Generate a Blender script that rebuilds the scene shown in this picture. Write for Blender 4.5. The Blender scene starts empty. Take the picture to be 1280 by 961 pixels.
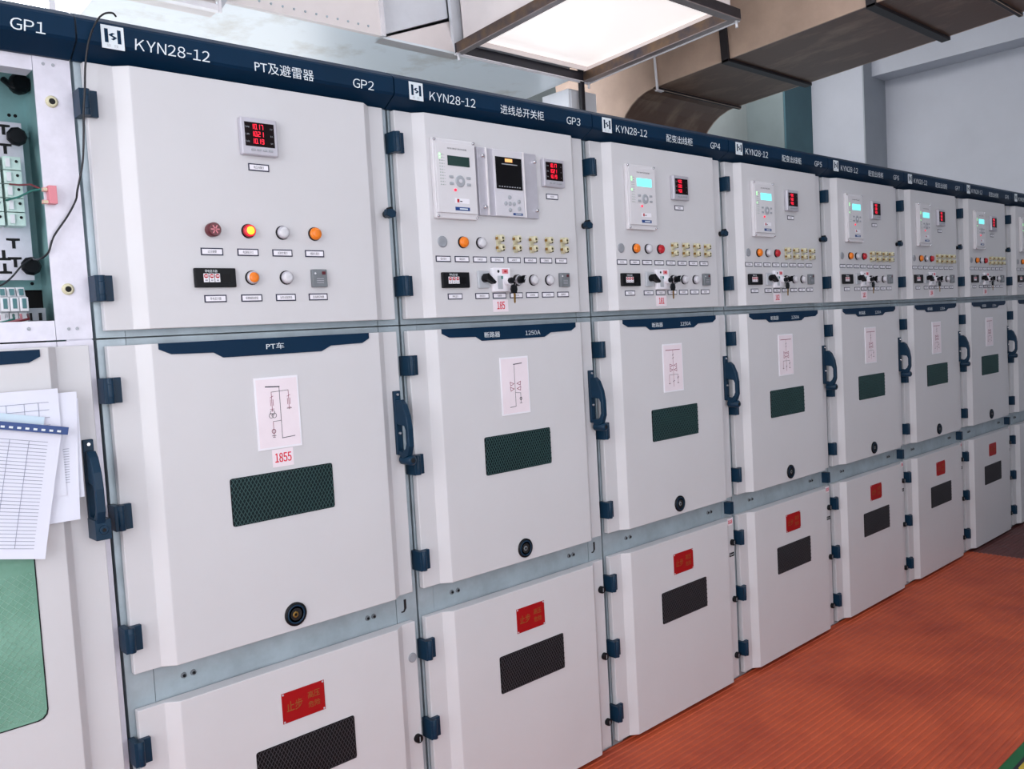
import bpy, bmesh, math, random
from mathutils import Matrix, Vector
random.seed(7)
S = bpy.context.scene
COL = S.collection
PI = math.pi

# ------------------------------------------------------------------ camera
cam = bpy.data.objects.new('camera', bpy.data.cameras.new('camera'))
COL.objects.link(cam)
RX = Vector((0.73609969, -0.67455604, -0.0559589))
UP = Vector((0.08263522, 0.00750393, 0.99655161))
FW = Vector((0.67181, 0.7381855, -0.06126573))
cam.matrix_world = Matrix(((RX.x, UP.x, -FW.x, 0.0), (RX.y, UP.y, -FW.y, -1.9864),
                           (RX.z, UP.z, -FW.z, 1.49), (0, 0, 0, 1)))
cam.data.sensor_width = 36
cam.data.lens = 30.598
cam.data.clip_start = 0.02
S.camera = cam

# ------------------------------------------------------------------ world, lamps, exposure
W = bpy.data.worlds.new('world')
S.world = W
W.use_nodes = True
W.node_tree.nodes['Background'].inputs[0].default_value = (0.92, 0.95, 1.0, 1)
W.node_tree.nodes['Background'].inputs[1].default_value = 0.4
S.view_settings.view_transform = 'Standard'
S.view_settings.look = 'None'
S.view_settings.gamma = 1
S.view_settings.use_curve_mapping = False
S.view_settings.exposure = -0.17

def area(name, loc, target, sx, sy, power, col):
    l = bpy.data.lights.new(name, 'AREA')
    l.shape = 'RECTANGLE'; l.size = sx; l.size_y = sy; l.energy = power; l.color = col
    o = bpy.data.objects.new(name, l); COL.objects.link(o)
    o.location = loc
    o.rotation_euler = (Vector(target) - Vector(loc)).to_track_quat('-Z', 'Y').to_euler()
    return o
# daylight through the tall windows of the left end wall and of the aisle wall
area('daylight_left_window', (-2.85, -1.5, 2.3), (2.0, -0.2, 2.2), 3.6, 3.4, 215, (0.98, 0.985, 1.0))
area('daylight_aisle_window', (1.2, -3.85, 1.7), (1.6, 0.0, 1.6), 4.0, 2.4, 70, (1.0, 0.975, 0.985))
area('rear_fill_light', (1.4, 3.35, 1.75), (1.4, 1.5, 2.5), 3.8, 1.2, 62, (1.0, 0.99, 0.985))  # unseen fill, added to brighten the underside of the pale duct
# ceiling tubes over the aisle and behind the cabinets
area('ceiling_tube_light', (4.5, -1.6, 4.55), (4.5, -1.6, 0), 4.0, 0.3, 36, (0.98, 1.0, 1.0))
area('rear_tube_light', (7.0, 2.2, 4.55), (7.5, 1.6, 0), 3.0, 0.3, 62, (1.0, 0.985, 0.99))

# ------------------------------------------------------------------ materials
def srgb(r, g, b):
    f = lambda c: (c / 255 / 12.92) if c / 255 <= 0.04045 else ((c / 255 + 0.055) / 1.055) ** 2.4
    return (f(r), f(g), f(b), 1)
MATS = {}
def mat(name, rgb, rough=0.5, metal=0.0, noise=0.0, nscale=8.0, dark=None, emit=None, es=0.0, bump=0.0, bscale=200.0,
        coat=0.0, thr=(0.35, 0.7), alpha=1.0, trans=0.0, spec=None, stretch=None):
    m = bpy.data.materials.new(name); m.use_nodes = True
    nt = m.node_tree; b = nt.nodes['Principled BSDF']
    b.inputs['Base Color'].default_value = srgb(*rgb)
    b.inputs['Roughness'].default_value = rough
    b.inputs['Metallic'].default_value = metal
    b.inputs['Coat Weight'].default_value = coat
    if spec is not None: b.inputs['Specular IOR Level'].default_value = spec
    if trans: b.inputs['Transmission Weight'].default_value = trans
    if alpha < 1: b.inputs['Alpha'].default_value = alpha
    if emit:
        b.inputs['Emission Color'].default_value = srgb(*emit); b.inputs['Emission Strength'].default_value = es
    tc = nt.nodes.new('ShaderNodeTexCoord')
    vec = tc.outputs['Object']
    if stretch:
        mp = nt.nodes.new('ShaderNodeMapping'); mp.inputs['Scale'].default_value = stretch
        nt.links.new(vec, mp.inputs['Vector']); vec = mp.outputs['Vector']
    if noise > 0:
        n = nt.nodes.new('ShaderNodeTexNoise'); n.inputs['Scale'].default_value = nscale
        n.inputs['Detail'].default_value = 6; n.inputs['Roughness'].default_value = 0.62
        nt.links.new(vec, n.inputs['Vector'])
        mr = nt.nodes.new('ShaderNodeMapRange')
        mr.inputs['From Min'].default_value = thr[0]; mr.inputs['From Max'].default_value = thr[1]
        nt.links.new(n.outputs['Fac'], mr.inputs['Value'])
        mx = nt.nodes.new('ShaderNodeMix'); mx.data_type = 'RGBA'
        c1 = srgb(*rgb); d = dark or tuple(c * (1 - noise) for c in rgb)
        mx.inputs['A'].default_value = c1; mx.inputs['B'].default_value = srgb(*d)
        nt.links.new(mr.outputs['Result'], mx.inputs['Factor'])
        nt.links.new(mx.outputs['Result'], b.inputs['Base Color'])
    if bump > 0:
        n2 = nt.nodes.new('ShaderNodeTexNoise'); n2.inputs['Scale'].default_value = bscale
        n2.inputs['Detail'].default_value = 3
        nt.links.new(vec, n2.inputs['Vector'])
        bp = nt.nodes.new('ShaderNodeBump'); bp.inputs['Strength'].default_value = bump
        bp.inputs['Distance'].default_value = 0.002
        nt.links.new(n2.outputs['Fac'], bp.inputs['Height']); nt.links.new(bp.outputs['Normal'], b.inputs['Normal'])
    MATS[name] = m
    return m
mat('door_paint', (206, 205, 209), 0.42, noise=0.015, nscale=3, bump=0.05, bscale=700, coat=0.05)
mat('navy', (2, 40, 68), 0.5, spec=0.16, noise=0.10, nscale=4, bump=0.04, bscale=500)
mat('hinge_navy', (6, 44, 68), 0.42, spec=0.3, noise=0.08, nscale=20)
mat('black_plastic', (9, 12, 18), 0.45, spec=0.25, noise=0.1, nscale=30)
mat('dark_grille_back', (8, 26, 30), 0.4, spec=0.2, noise=0.2, nscale=6)
mat('dark_grille_lower', (10, 10, 14), 0.4, spec=0.2, noise=0.2, nscale=6)
mat('grille_wire', (66, 98, 98), 0.45, metal=0.3, noise=0.1)
mat('grille_wire_lower', (74, 74, 80), 0.45, metal=0.3, noise=0.1)
mat('galvanised', (176, 190, 198), 0.45, metal=0.4, noise=0.10, nscale=14, bump=0.03, bscale=90)
mat('galvanised_bright', (222, 220, 232), 0.45, metal=0.15, noise=0.05, nscale=30)
mat('teal_steel', (156, 200, 202), 0.5, metal=0.2, noise=0.12, nscale=6)
mat('text_white', (222, 230, 236), 0.5, noise=0.03)
mat('white_card', (238, 236, 244), 0.45, noise=0.02)
mat('pink_card', (238, 226, 234), 0.35, noise=0.03, nscale=9)
mat('ink', (62, 60, 70), 0.6, noise=0.05)
mat('red_ink', (222, 20, 56), 0.6, noise=0.05)
mat('ink_red_print', (150, 70, 96), 0.6, noise=0.05)
mat('frame_ink', (38, 40, 66), 0.5, noise=0.08)
mat('silver', (196, 194, 204), 0.36, metal=0.35, noise=0.04, nscale=20)
mat('silver_light', (214, 212, 220), 0.4, metal=0.1, noise=0.03, nscale=20)
mat('chrome', (225, 225, 230), 0.15, metal=0.9, noise=0.04)
mat('meter_face', (16, 3, 6), 0.35, spec=0.15, noise=0.1)
mat('led_red', (255, 40, 70), 0.5, emit=(255, 40, 74), es=1.0, noise=0.02)
mat('led_green', (150, 255, 150), 0.5, emit=(150, 255, 150), es=2.0, noise=0.02)
mat('led_off', (172, 184, 178), 0.5, noise=0.05)
mat('lcd_dark', (34, 62, 58), 0.2, noise=0.1)
mat('lcd_lit', (120, 235, 235), 0.3, emit=(130, 240, 240), es=0.9, noise=0.02)
mat('screen_black', (8, 8, 12), 0.3, spec=0.2, noise=0.1)
mat('screen_amber', (250, 180, 110), 0.3, emit=(250, 180, 110), es=0.8, noise=0.02)
mat('grey_button', (168, 172, 180), 0.5, noise=0.05)
mat('orange_lens', (242, 128, 14), 0.3, noise=0.08, nscale=60, coat=0.3)
mat('white_lens', (212, 212, 218), 0.3, noise=0.04, nscale=60, coat=0.3)
mat('red_lens', (186, 16, 34), 0.3, noise=0.1, nscale=60, coat=0.3)
mat('dark_red_lens', (92, 14, 30), 0.3, noise=0.1, nscale=60, coat=0.3)
mat('lit_red_lens', (255, 40, 50), 0.3, emit=(255, 22, 30), es=4.0, noise=0.02)
mat('lit_yellow_core', (255, 220, 60), 0.3, emit=(255, 214, 40), es=1.6, noise=0.02)
mat('grey_disc', (150, 154, 162), 0.5, noise=0.08, nscale=60)
mat('cream_terminal', (214, 208, 178), 0.45, noise=0.14, nscale=90)
mat('brass', (170, 130, 66), 0.3, metal=0.8, noise=0.1)
mat('terminal_hole', (70, 62, 26), 0.6, noise=0.1)
mat('clear_grey', (188, 192, 200), 0.3, noise=0.05)
mat('comb_grey', (118, 124, 130), 0.45, noise=0.12, nscale=40)
mat('red_plate', (160, 5, 14), 0.4, spec=0.3, noise=0.06, nscale=12)
mat('gold_print', (138, 92, 30), 0.5, noise=0.1)
mat('paper', (226, 228, 242), 0.7, noise=0.02, nscale=5)
mat('paper_blue', (206, 226, 240), 0.6, noise=0.03, nscale=5)
mat('print_line', (140, 146, 168), 0.7, noise=0.05)
mat('binder_blue', (26, 66, 132), 0.35, noise=0.08)
mat('green_glass', (126, 172, 152), 0.12, noise=0.22, nscale=5, coat=0.5, dark=(90, 140, 118))
mat('glass_mesh', (140, 182, 164), 0.5, noise=0.1)
mat('mcb_white', (230, 230, 236), 0.4, noise=0.03)
mat('mcb_teal', (64, 118, 124), 0.4, noise=0.05)
mat('terminal_teal', (206, 230, 224), 0.4, noise=0.1, nscale=60)
mat('cable_black', (20, 20, 28), 0.4, noise=0.1)
mat('wire_pink', (200, 130, 140), 0.5, noise=0.1)
mat('wire_red', (120, 40, 50), 0.5, noise=0.1)
mat('wire_green', (40, 120, 110), 0.5, noise=0.1)
mat('pink_plastic', (222, 134, 146), 0.4, noise=0.05)
mat('void_black', (8, 8, 12), 0.8, noise=0.1)
mat('rubber_orange', (198, 88, 52), 0.55, noise=0.24, nscale=2.6, bump=0.12, bscale=300, dark=(160, 62, 40), thr=(0.4, 0.72))
mat('rubber_brown', (92, 44, 40), 0.5, noise=0.15, nscale=3, bump=0.12, bscale=300)
mat('floor_green', (8, 104, 56), 0.4, noise=0.15, nscale=6)
mat('floor_yellow', (206, 178, 60), 0.4, noise=0.1, nscale=10)
mat('floor_black', (22, 22, 38), 0.4, noise=0.1, nscale=10)
mat('wall_paint', (206, 209, 219), 0.75, noise=0.035, nscale=1.6, bump=0.05, bscale=60)
mat('wall_grey', (150, 158, 158), 0.8, noise=0.06, nscale=1.6, bump=0.05, bscale=60)  # darkened to carry the shadow on the back wall behind the duct
mat('column_paint', (168, 174, 182), 0.8, noise=0.05, nscale=2, bump=0.05, bscale=60)
mat('column_grey', (122, 134, 136), 0.8, noise=0.08, nscale=2, bump=0.05, bscale=60)
mat('sky_pane', (250, 250, 252), 0.3, emit=(250, 250, 255), es=9.0, noise=0.01)
mat('glowing_sheet', (240, 234, 232), 0.3, emit=(255, 244, 241), es=0.82, noise=0.03, nscale=2)  # white inner sheet of the framed box, made bright by emission
mat('relay_paint', (216, 214, 219), 0.42, noise=0.02, nscale=10)
mat('column_dark', (70, 104, 114), 0.8, noise=0.1, nscale=2, bump=0.05, bscale=60)
mat('ceiling_paint', (220, 222, 224), 0.8, noise=0.03, nscale=1.5)
mat('duct_light', (222, 224, 230), 0.45, metal=0.2, noise=0.10, nscale=2.2, bump=0.04, bscale=30)
mat('duct_cream', (236, 226, 224), 0.5, metal=0.1, noise=0.05, nscale=2.2, bump=0.04, bscale=30)
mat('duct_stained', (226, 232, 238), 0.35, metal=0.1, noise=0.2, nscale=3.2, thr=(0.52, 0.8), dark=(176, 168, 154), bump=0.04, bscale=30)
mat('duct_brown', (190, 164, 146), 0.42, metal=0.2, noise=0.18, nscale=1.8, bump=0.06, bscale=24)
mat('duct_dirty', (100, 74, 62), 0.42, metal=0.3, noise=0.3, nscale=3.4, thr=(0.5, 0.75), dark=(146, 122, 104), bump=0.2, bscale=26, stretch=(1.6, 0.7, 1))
mat('duct_seam', (34, 30, 34), 0.5, metal=0.2, noise=0.1)
mat('angle_steel', (70, 66, 74), 0.4, metal=0.6, noise=0.3, nscale=9, dark=(120, 96, 72))
mat('angle_black', (34, 34, 44), 0.4, metal=0.3, noise=0.1)
mat('angle_light', (232, 228, 232), 0.4, metal=0.2, noise=0.06, nscale=9)
mat('angle_grey', (150, 138, 138), 0.4, metal=0.4, noise=0.15, nscale=9)

# ------------------------------------------------------------------ mesh building
class MB:
    """collects boxes, prisms, lathes, tubes and lettering into one mesh"""
    def __init__(self): self.v = []; self.f = []; self.m = []; self.slots = []; self.s = []
    def slot(self, m):
        if m not in self.slots: self.slots.append(m)
        return self.slots.index(m)
    def add(self, vs, fs, m, smooth=False):
        o = len(self.v); k = self.slot(m)
        self.v += [tuple(p) for p in vs]
        for f in fs: self.f.append(tuple(i + o for i in f)); self.m.append(k); self.s.append(smooth)
        return self
    def box(self, x0, x1, y0, y1, z0, z1, m):
        vs = [(x, y, z) for x in (x0, x1) for y in (y0, y1) for z in (z0, z1)]
        return self.add(vs, [(0, 1, 3, 2), (4, 6, 7, 5), (0, 4, 5, 1), (2, 3, 7, 6), (0, 2, 6, 4), (1, 5, 7, 3)], m)
    def prism(self, pts, axis, a, b, m):
        """polygon pts extruded along axis; for 'y' pts are (x,z), 'z' (x,y), 'x' (y,z)"""
        n = len(pts)
        def mk(p, t):
            return (p[0], t, p[1]) if axis == 'y' else (p[0], p[1], t) if axis == 'z' else (t, p[0], p[1])
        vs = [mk(p, a) for p in pts] + [mk(p, b) for p in pts]
        fs = [tuple(range(n)), tuple(range(2 * n - 1, n - 1, -1))]
        fs += [(i, i + n, (i + 1) % n + n, (i + 1) % n) for i in range(n)]
        return self.add(vs, fs, m)
    def lathe(self, c, prof, m, n=16, axis='y', smooth=True):
        """prof: (radius, offset along axis) ; axis -y points to the aisle"""
        vs = []; fs = []
        for r, t in prof:
            for i in range(n):
                a = 2 * PI * i / n; u = r * math.cos(a); w = r * math.sin(a)
                if axis == 'y': vs.append((c[0] + u, c[1] + t, c[2] + w))
                elif axis == 'z': vs.append((c[0] + u, c[1] + w, c[2] + t))
                else: vs.append((c[0] + t, c[1] + u, c[2] + w))
        for j in range(len(prof) - 1):
            for i in range(n):
                fs.append((j * n + i, j * n + (i + 1) % n, (j + 1) * n + (i + 1) % n, (j + 1) * n + i))
        self.add(vs, fs, m, smooth)
        k = (len(prof) - 1) * n
        self.add([vs[i] for i in range(n)], [tuple(range(n))], m)
        self.add([vs[k + i] for i in range(n)], [tuple(range(n - 1, -1, -1))], m)
        return self
    def tube(self, pts, r, m, n=6):
        vs = []; fs = []; P = [Vector(p) for p in pts]
        for j, p in enumerate(P):
            t = (P[min(j + 1, len(P) - 1)] - P[max(j - 1, 0)]).normalized()
            a = t.cross(Vector((0, 0, 1)) if abs(t.z) < 0.9 else Vector((0, 1, 0))).normalized(); b = t.cross(a)
            for i in range(n):
                q = 2 * PI * i / n; vs.append(tuple(p + a * math.cos(q) * r + b * math.sin(q) * r))
        for j in range(len(P) - 1):
            for i in range(n): fs.append((j * n + i, j * n + (i + 1) % n, (j + 1) * n + (i + 1) % n, (j + 1) * n + i))
        fs += [tuple(range(n)), tuple(range(len(P) * n - 1, (len(P) - 1) * n - 1, -1))]
        return self.add(vs, fs, m, True)
    def line(self, p, q, w, y, m, t=0.0004):
        """a printed stroke from p to q (x,z) lying on the plane y"""
        d = Vector((q[0] - p[0], q[1] - p[1])); d.normalize(); nx, nz = -d.y * w / 2, d.x * w / 2
        e = d * (w / 2)
        pts = [(p[0] + nx - e.x, p[1] + nz - e.y), (q[0] + nx + e.x, q[1] + nz + e.y), (q[0] - nx + e.x, q[1] - nz + e.y), (p[0] - nx - e.x, p[1] - nz - e.y)]
        return self.prism(pts, 'y', y, y - t, m)
    def ring(self, c, r, w, y, m, n=14):
        for i in range(n):
            a, b = 2 * PI * i / n, 2 * PI * (i + 1) / n
            self.line((c[0] + r * math.cos(a), c[1] + r * math.sin(a)), (c[0] + r * math.cos(b), c[1] + r * math.sin(b)), w, y, m)
        return self
    def text(self, s, x0, x1, z0, z1, y, m, slant=0.0):
        """lettering fitted to the rectangle x0..x1, z0..z1 on the plane y, facing -y"""
        if all(32 < ord(ch) < 127 for ch in s):
            vs, fs, cx = [], [], 0.0
            for ch in s:
                gv, gf = glyphs(chr(ord(ch) + 0xFEE0)); lo = min(v[0] for v in gv); hi = max(v[0] for v in gv); o = len(vs)
                k = 0.45 if ch == '-' else 1.0; hi = lo + (hi - lo) * k
                vs += [((v[0] - lo) * k + cx, v[1]) for v in gv]; fs += [tuple(i + o for i in f) for f in gf]
                cx += hi - lo + 0.10
        else: vs, fs = glyphs(s)
        X = [v[0] for v in vs]; Y = [v[1] for v in vs]
        ax, bx, ay, by = min(X), max(X), min(Y), max(Y)
        out = [(x0 + (v[0] - ax) / (bx - ax) * (x1 - x0) + slant * (v[1] - ay) / (by - ay), y, z0 + (v[1] - ay) / (by - ay) * (z1 - z0)) for v in vs]
        if m == 'red_ink':
            self.add([(p[0] + 0.0011, p[1] - 0.0002, p[2]) for p in out], fs, m); self.add([(p[0] + 0.0005, p[1] - 0.0004, p[2] + 0.0006) for p in out], fs, m)
        return self.add(out, fs, m)
    def mesh(self, name, bevel=0.0, segs=2):
        me = bpy.data.meshes.new(name)
        me.from_pydata(self.v, [], self.f)
        for s in self.slots: me.materials.append(MATS[s])
        me.polygons.foreach_set('material_index', self.m)
        me.polygons.foreach_set('use_smooth', self.s)
        bm = bmesh.new(); bm.from_mesh(me)
        if bevel > 0:
            bmesh.ops.remove_doubles(bm, verts=bm.verts, dist=1e-6)
        bmesh.ops.recalc_face_normals(bm, faces=bm.faces) if not any('text' in s or 'ink' in s for s in self.slots) else None
        if bevel > 0:
            es = [e for e in bm.edges if len(e.link_faces) == 2 and e.calc_face_angle(0) > 0.6]
            bmesh.ops.bevel(bm, geom=es, offset=bevel, segments=segs, profile=0.5, affect='EDGES', clamp_overlap=True)
        bm.to_mesh(me); bm.free(); me.update()
        return me
GL = {}
def glyphs(s):
    if s not in GL:
        c = bpy.data.curves.new('lettering', 'FONT'); c.body = s; c.resolution_u = 3
        o = bpy.data.objects.new('lettering', c); COL.objects.link(o)
        dg = bpy.context.evaluated_depsgraph_get(); dg.update()
        me = bpy.data.meshes.new_from_object(o.evaluated_get(dg))
        GL[s] = ([tuple(v.co) for v in me.vertices], [tuple(p.vertices) for p in me.polygons])
        bpy.data.objects.remove(o); bpy.data.curves.remove(c); bpy.data.meshes.remove(me)
    return GL[s]
def link(name, me, parent=None, loc=(0, 0, 0), **props):
    o = bpy.data.objects.new(name, me); COL.objects.link(o); o.location = loc
    if parent: o.parent = parent
    for k, v in props.items(): o[k] = v
    return o
def empty(name, loc, label, cat, group=None):
    o = link(name, None, None, loc, label=label, category=cat)
    o.empty_display_size = 0.1
    if group: o['group'] = group
    return o
CACHE = {}
def part(name, key, fn, parent, loc=(0, 0, 0), bevel=0.0, **props):
    """a part whose mesh is built once per key and shared"""
    if key not in CACHE:
        mb = MB(); fn(mb); CACHE[key] = mb.mesh(name, bevel)
    return link(name, CACHE[key], parent, loc, **props)
def struct(name, mb, bevel=0.0):
    return link(name, mb.mesh(name, bevel), kind='structure')

# ------------------------------------------------------------------ the room
def box(*a, m):
    return MB().box(*a, m)
struct('floor', box(-3.2, 10.2, -4.2, 4.0, -0.12, -0.004, m='wall_grey'))
struct('ceiling', box(-3.2, 10.2, -4.2, 4.0, 4.7, 4.8, m='ceiling_paint'))
BACKY = 3.45
struct('wall_back', box(-3.2, 10.2, BACKY, BACKY + 0.2, -0.1, 4.7, m='wall_grey'))
struct('wall_right', box(9.81, 10.1, -4.2, BACKY, -0.1, 4.7, m='wall_paint'))
struct('wall_left', box(-3.2, -3.0, -4.2, BACKY, -0.1, 4.7, m='wall_paint'))
struct('wall_front', box(-3.2, 10.2, -4.2, -4.0, -0.1, 4.7, m='wall_paint'))
struct('trim_1', box(9.30, 9.81, 2.39, BACKY, 0, 4.7, m='wall_paint'))          # thicker wall section
struct('trim_2', box(9.295, 9.81, 2.375, 2.39, 0, 4.7, m='column_paint'))        # its plastered flank
struct('trim_3', box(9.49, 9.81, -4.0, 2.375, 4.02, 4.7, m='wall_paint'))        # concrete beam
struct('trim_4', box(8.72, 9.30, 3.0, BACKY, 0, 4.7, m='column_grey'))
struct('trim_8', box(8.725, 9.30, 2.98, 3.0, 0, 4.7, m='column_dark'))          # corner column
struct('trim_5', box(3.0, 8.72, BACKY - 0.012, BACKY, 2.72, 2.735, m='column_paint'))
struct('trim_6', box(6.62, 6.80, BACKY - 0.10, BACKY, 0, 4.7, m='column_paint'))

mb = MB()
for x0 in (-2.84, -1.96, -1.08, -0.2, 0.68, 1.56):
    for z0 in (2.5, 3.35): mb.box(x0 + .03, x0 + .85, BACKY - .03, BACKY - .02, z0 + .03, z0 + .82, 'sky_pane')
struct('window_1', mb)
mb = MB()
for x0 in (-2.84, -1.96, -1.08, -0.2, 0.68, 1.56, 2.44): mb.box(x0 - .015, x0 + .03, BACKY - .06, BACKY, 2.5, 4.2, 'angle_light')
for z0 in (2.5, 3.35, 4.18): mb.box(-2.84, 2.44, BACKY - .06, BACKY, z0 - .015, z0 + .03, 'angle_light')
struct('trim_9', mb)

# ribbed rubber mats
def mat_mesh(x0, x1, y0, y1, m, pitch=0.0255):
    mb = MB(); pts = [(y0, -0.002)]
    y = y0
    while y < y1 - pitch:
        pts += [(y, 0.0035), (y + pitch * 0.5, 0.0035), (y + pitch * 0.62, 0.0004), (y + pitch * 0.88, 0.0004)]
        y += pitch
    pts += [(y, 0.0035), (y1, 0.0035), (y1, -0.002)]
    n = len(pts)
    vs = [(x0, p[0], p[1]) for p in pts] + [(x1, p[0], p[1]) for p in pts]
    fs = [(i, i + n, i + 1 + n, i + 1) for i in range(n - 1)]
    mb.add(vs, fs, m)
    return mb.mesh('rubber_mat')
o = link('rubber_mat', mat_mesh(-2.6, 5.51, -0.985, 0.042, 'rubber_orange'))
o['label'] = 'orange ribbed rubber floor mat running along the foot of the cabinets'; o['category'] = 'floor mat'
o = link('rubber_mat', mat_mesh(5.515, 9.7, -0.985, 0.042, 'rubber_brown'))
o['label'] = 'dark brown ribbed rubber mat beyond the end of the orange one'; o['category'] = 'floor mat'
mb = MB(); mb.box(-2.6, 9.7, -1.018, -0.985, -0.004, 0.001, 'floor_green')
struct('trim_7', mb)
e = empty('floor_tape', (0, -1.018, 0), 'yellow and black hazard tape stuck on the floor beside the green line', 'floor tape')
link('black_band', box(-2.6, 9.7, -0.055, 0.0, -0.004, 0.001, m='floor_black').mesh('black_band'), e)
for k in range(14):
    x = -2.0 + k * 0.8 + 0.13
    part('yellow_block', 'yellow_block', lambda b: b.prism([(0, -0.055), (0.4, -0.055), (0.36, -0.012), (0.04, -0.012)], 'z', 0.001, 0.0022, 'floor_yellow'), e, (x, 0, 0))

# ------------------------------------------------------------------ air ducts overhead
TZ = 1.49
def tilt(o): # the ducts hang with a slight fall towards the wall
    o.location = (0, 1.2, 2.79); o.rotation_euler = (-0.058, 0, 0); return o
d = tilt(empty('supply_duct', (0, 0, 0), 'pale galvanised duct running along behind the cabinet headers', 'air duct'))
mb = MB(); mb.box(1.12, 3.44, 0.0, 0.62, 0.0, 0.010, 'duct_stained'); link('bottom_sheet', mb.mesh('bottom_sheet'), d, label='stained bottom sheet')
mb = MB(); mb.box(1.12, 2.24, -0.02, 0.0, 0.0, 0.75, 'duct_cream'); link('side_sheet', mb.mesh('side_sheet'), d)
mb = MB(); mb.prism([(2.25, 0.02), (2.66, 0.18), (2.66, 0.75), (2.25, 0.75)], 'y', 0.03, 0.045, 'duct_light'); link('recessed_sheet', mb.mesh('recessed_sheet'), d, label='bluish recessed sheet')
mb = MB(); mb.add([(2.25, 0.0, 0.0), (2.70, 0.0, 0.0), (2.70, 0.04, 0.18), (2.25, 0.04, 0.01), (2.25, 0.06, 0.0), (2.70, 0.06, 0.0), (2.70, 0.06, 0.18)],
       [(0, 1, 2, 3), (1, 5, 6, 2), (0, 4, 5, 1), (3, 2, 6), (0, 3, 4)], 'duct_cream'); link('corner_gusset', mb.mesh('corner_gusset'), d)
mb = MB(); mb.box(2.235, 2.255, -0.028, 0.03, 0.0, 0.75, 'angle_light')
for k in range(12): mb.lathe((1.62 + k * 0.05, -0.021, 0.03), [(0.005, 0), (0.004, -0.003)], 'galvanised', 8)
link('seam_strip', mb.mesh('seam_strip'), d)
mb = MB(); mb.box(1.12, 3.44, 0.61, 0.62, 0.01, 0.75, 'duct_light'); mb.box(3.43, 3.44, 0.0, 0.62, 0.01, 0.75, 'duct_light'); mb.box(1.12, 3.44, 0, .62, .75, .76, 'duct_light'); mb.box(2.66, 3.43, 0.0, 0.02, 0.01, 0.75, 'duct_light')
mb.box(1.12, 1.13, 0, 0.61, 0.01, 0.75, 'duct_light')
link('casing', mb.mesh('casing'), d)
# small end box with a rail at the left
mb = MB(); mb.box(1.14, 1.465, -0.075, -0.021, -0.075, 0.5, 'duct_cream'); link('branch_box', mb.mesh('branch_box'), d)
mb = MB(); mb.tube([(1.10, -0.095, -0.020), (1.46, -0.095, -0.020)], 0.018, 'galvanised', 10); mb.box(1.10, 1.47, -0.10, -0.075, -0.078, -0.056, 'angle_light')
link('rail', mb.mesh('rail'), d)
mb = MB(); mb.add([(1.47, -0.10, -0.078), (1.60, -0.021, 0.10), (1.60, -0.021, 0.3), (1.47, -0.10, 0.3)], [(0, 1, 2, 3)], 'duct_light')
mb.box(1.462, 1.472, -0.105, -0.095, -0.085, 0.3, 'angle_light'); link('end_plate', mb.mesh('end_plate'), d)

h = tilt(empty('ceiling_framed_box', (0, 0, 0), 'overhead box with a dark steel frame and a bright white inner face', 'light box'))
X0, X1, Y0, Y1 = 2.66, 3.575, -0.95, -0.001
mb = MB()
for (a, b_, c_, d_) in ((X0 + .03, X0 + .034, Y0 + .03, Y1 - .03), (X1 - .034, X1 - .03, Y0 + .03, Y1 - .03), (X0 + .03, X1 - .03, Y1 - .034, Y1 - .03), (X0 + .03, X1 - .03, Y0 + .03, Y0 + .034)):
    mb.box(a, b_, c_, d_, 0.05, 0.75, 'duct_cream')
link('casing', mb.mesh('casing'), h)
mb = MB(); mb.box(X0 + .034, X1 - .034, Y0 + .034, Y1 - .034, 0.075, 0.085, 'glowing_sheet'); link('inner_sheet', mb.mesh('inner_sheet'), h)  # its brightness is set by emission in the sheet's material
def bar(x0, x1, y0, y1, side):
    mb = MB(); mb.box(x0, x1, y0, y1, 0.004, 0.05, 'angle_steel' if side == 's' else 'angle_black')
    mb.box(x0, x1, y0, y1, 0.0, 0.004, 'angle_light' if side == 'b' else 'angle_grey')
    return mb.mesh('flange_bar')
link('flange_bar', bar(X0, X1, Y1 - .012, Y1, 'b'), h); link('flange_bar', bar(X0, X1, Y0, Y0 + .04, 'f'), h)
link('flange_bar', bar(X0, X0 + .035, Y0 + .04, Y1 - .012, 's'), h); link('flange_bar', bar(X1 - .05, X1, Y0 + .04, Y1 - .012, 's'), h)
mb = MB(); mb.box(X1 - .004, X1 + .004, Y0 + .01, Y1, -0.004, 0.004, 'angle_light'); mb.box(X0 - .004, X1, Y1 - .004, Y1 + .004, -0.005, 0.004, 'angle_light')
link('edge_bead', mb.mesh('edge_bead'), h)
for q, w in ((X0 + .01, Y1 - .01), (X1 - .01, Y1 - .01), (X1 - .01, Y0 + .02)):
    part('flange_bolt', 'flange_bolt', lambda b: b.lathe((0, 0, 0), [(0.006, -0.03), (0.006, 0.0), (0.011, 0.0), (0.011, 0.006)], 'angle_light', 8, 'z'), h, (q, w, 0))

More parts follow.
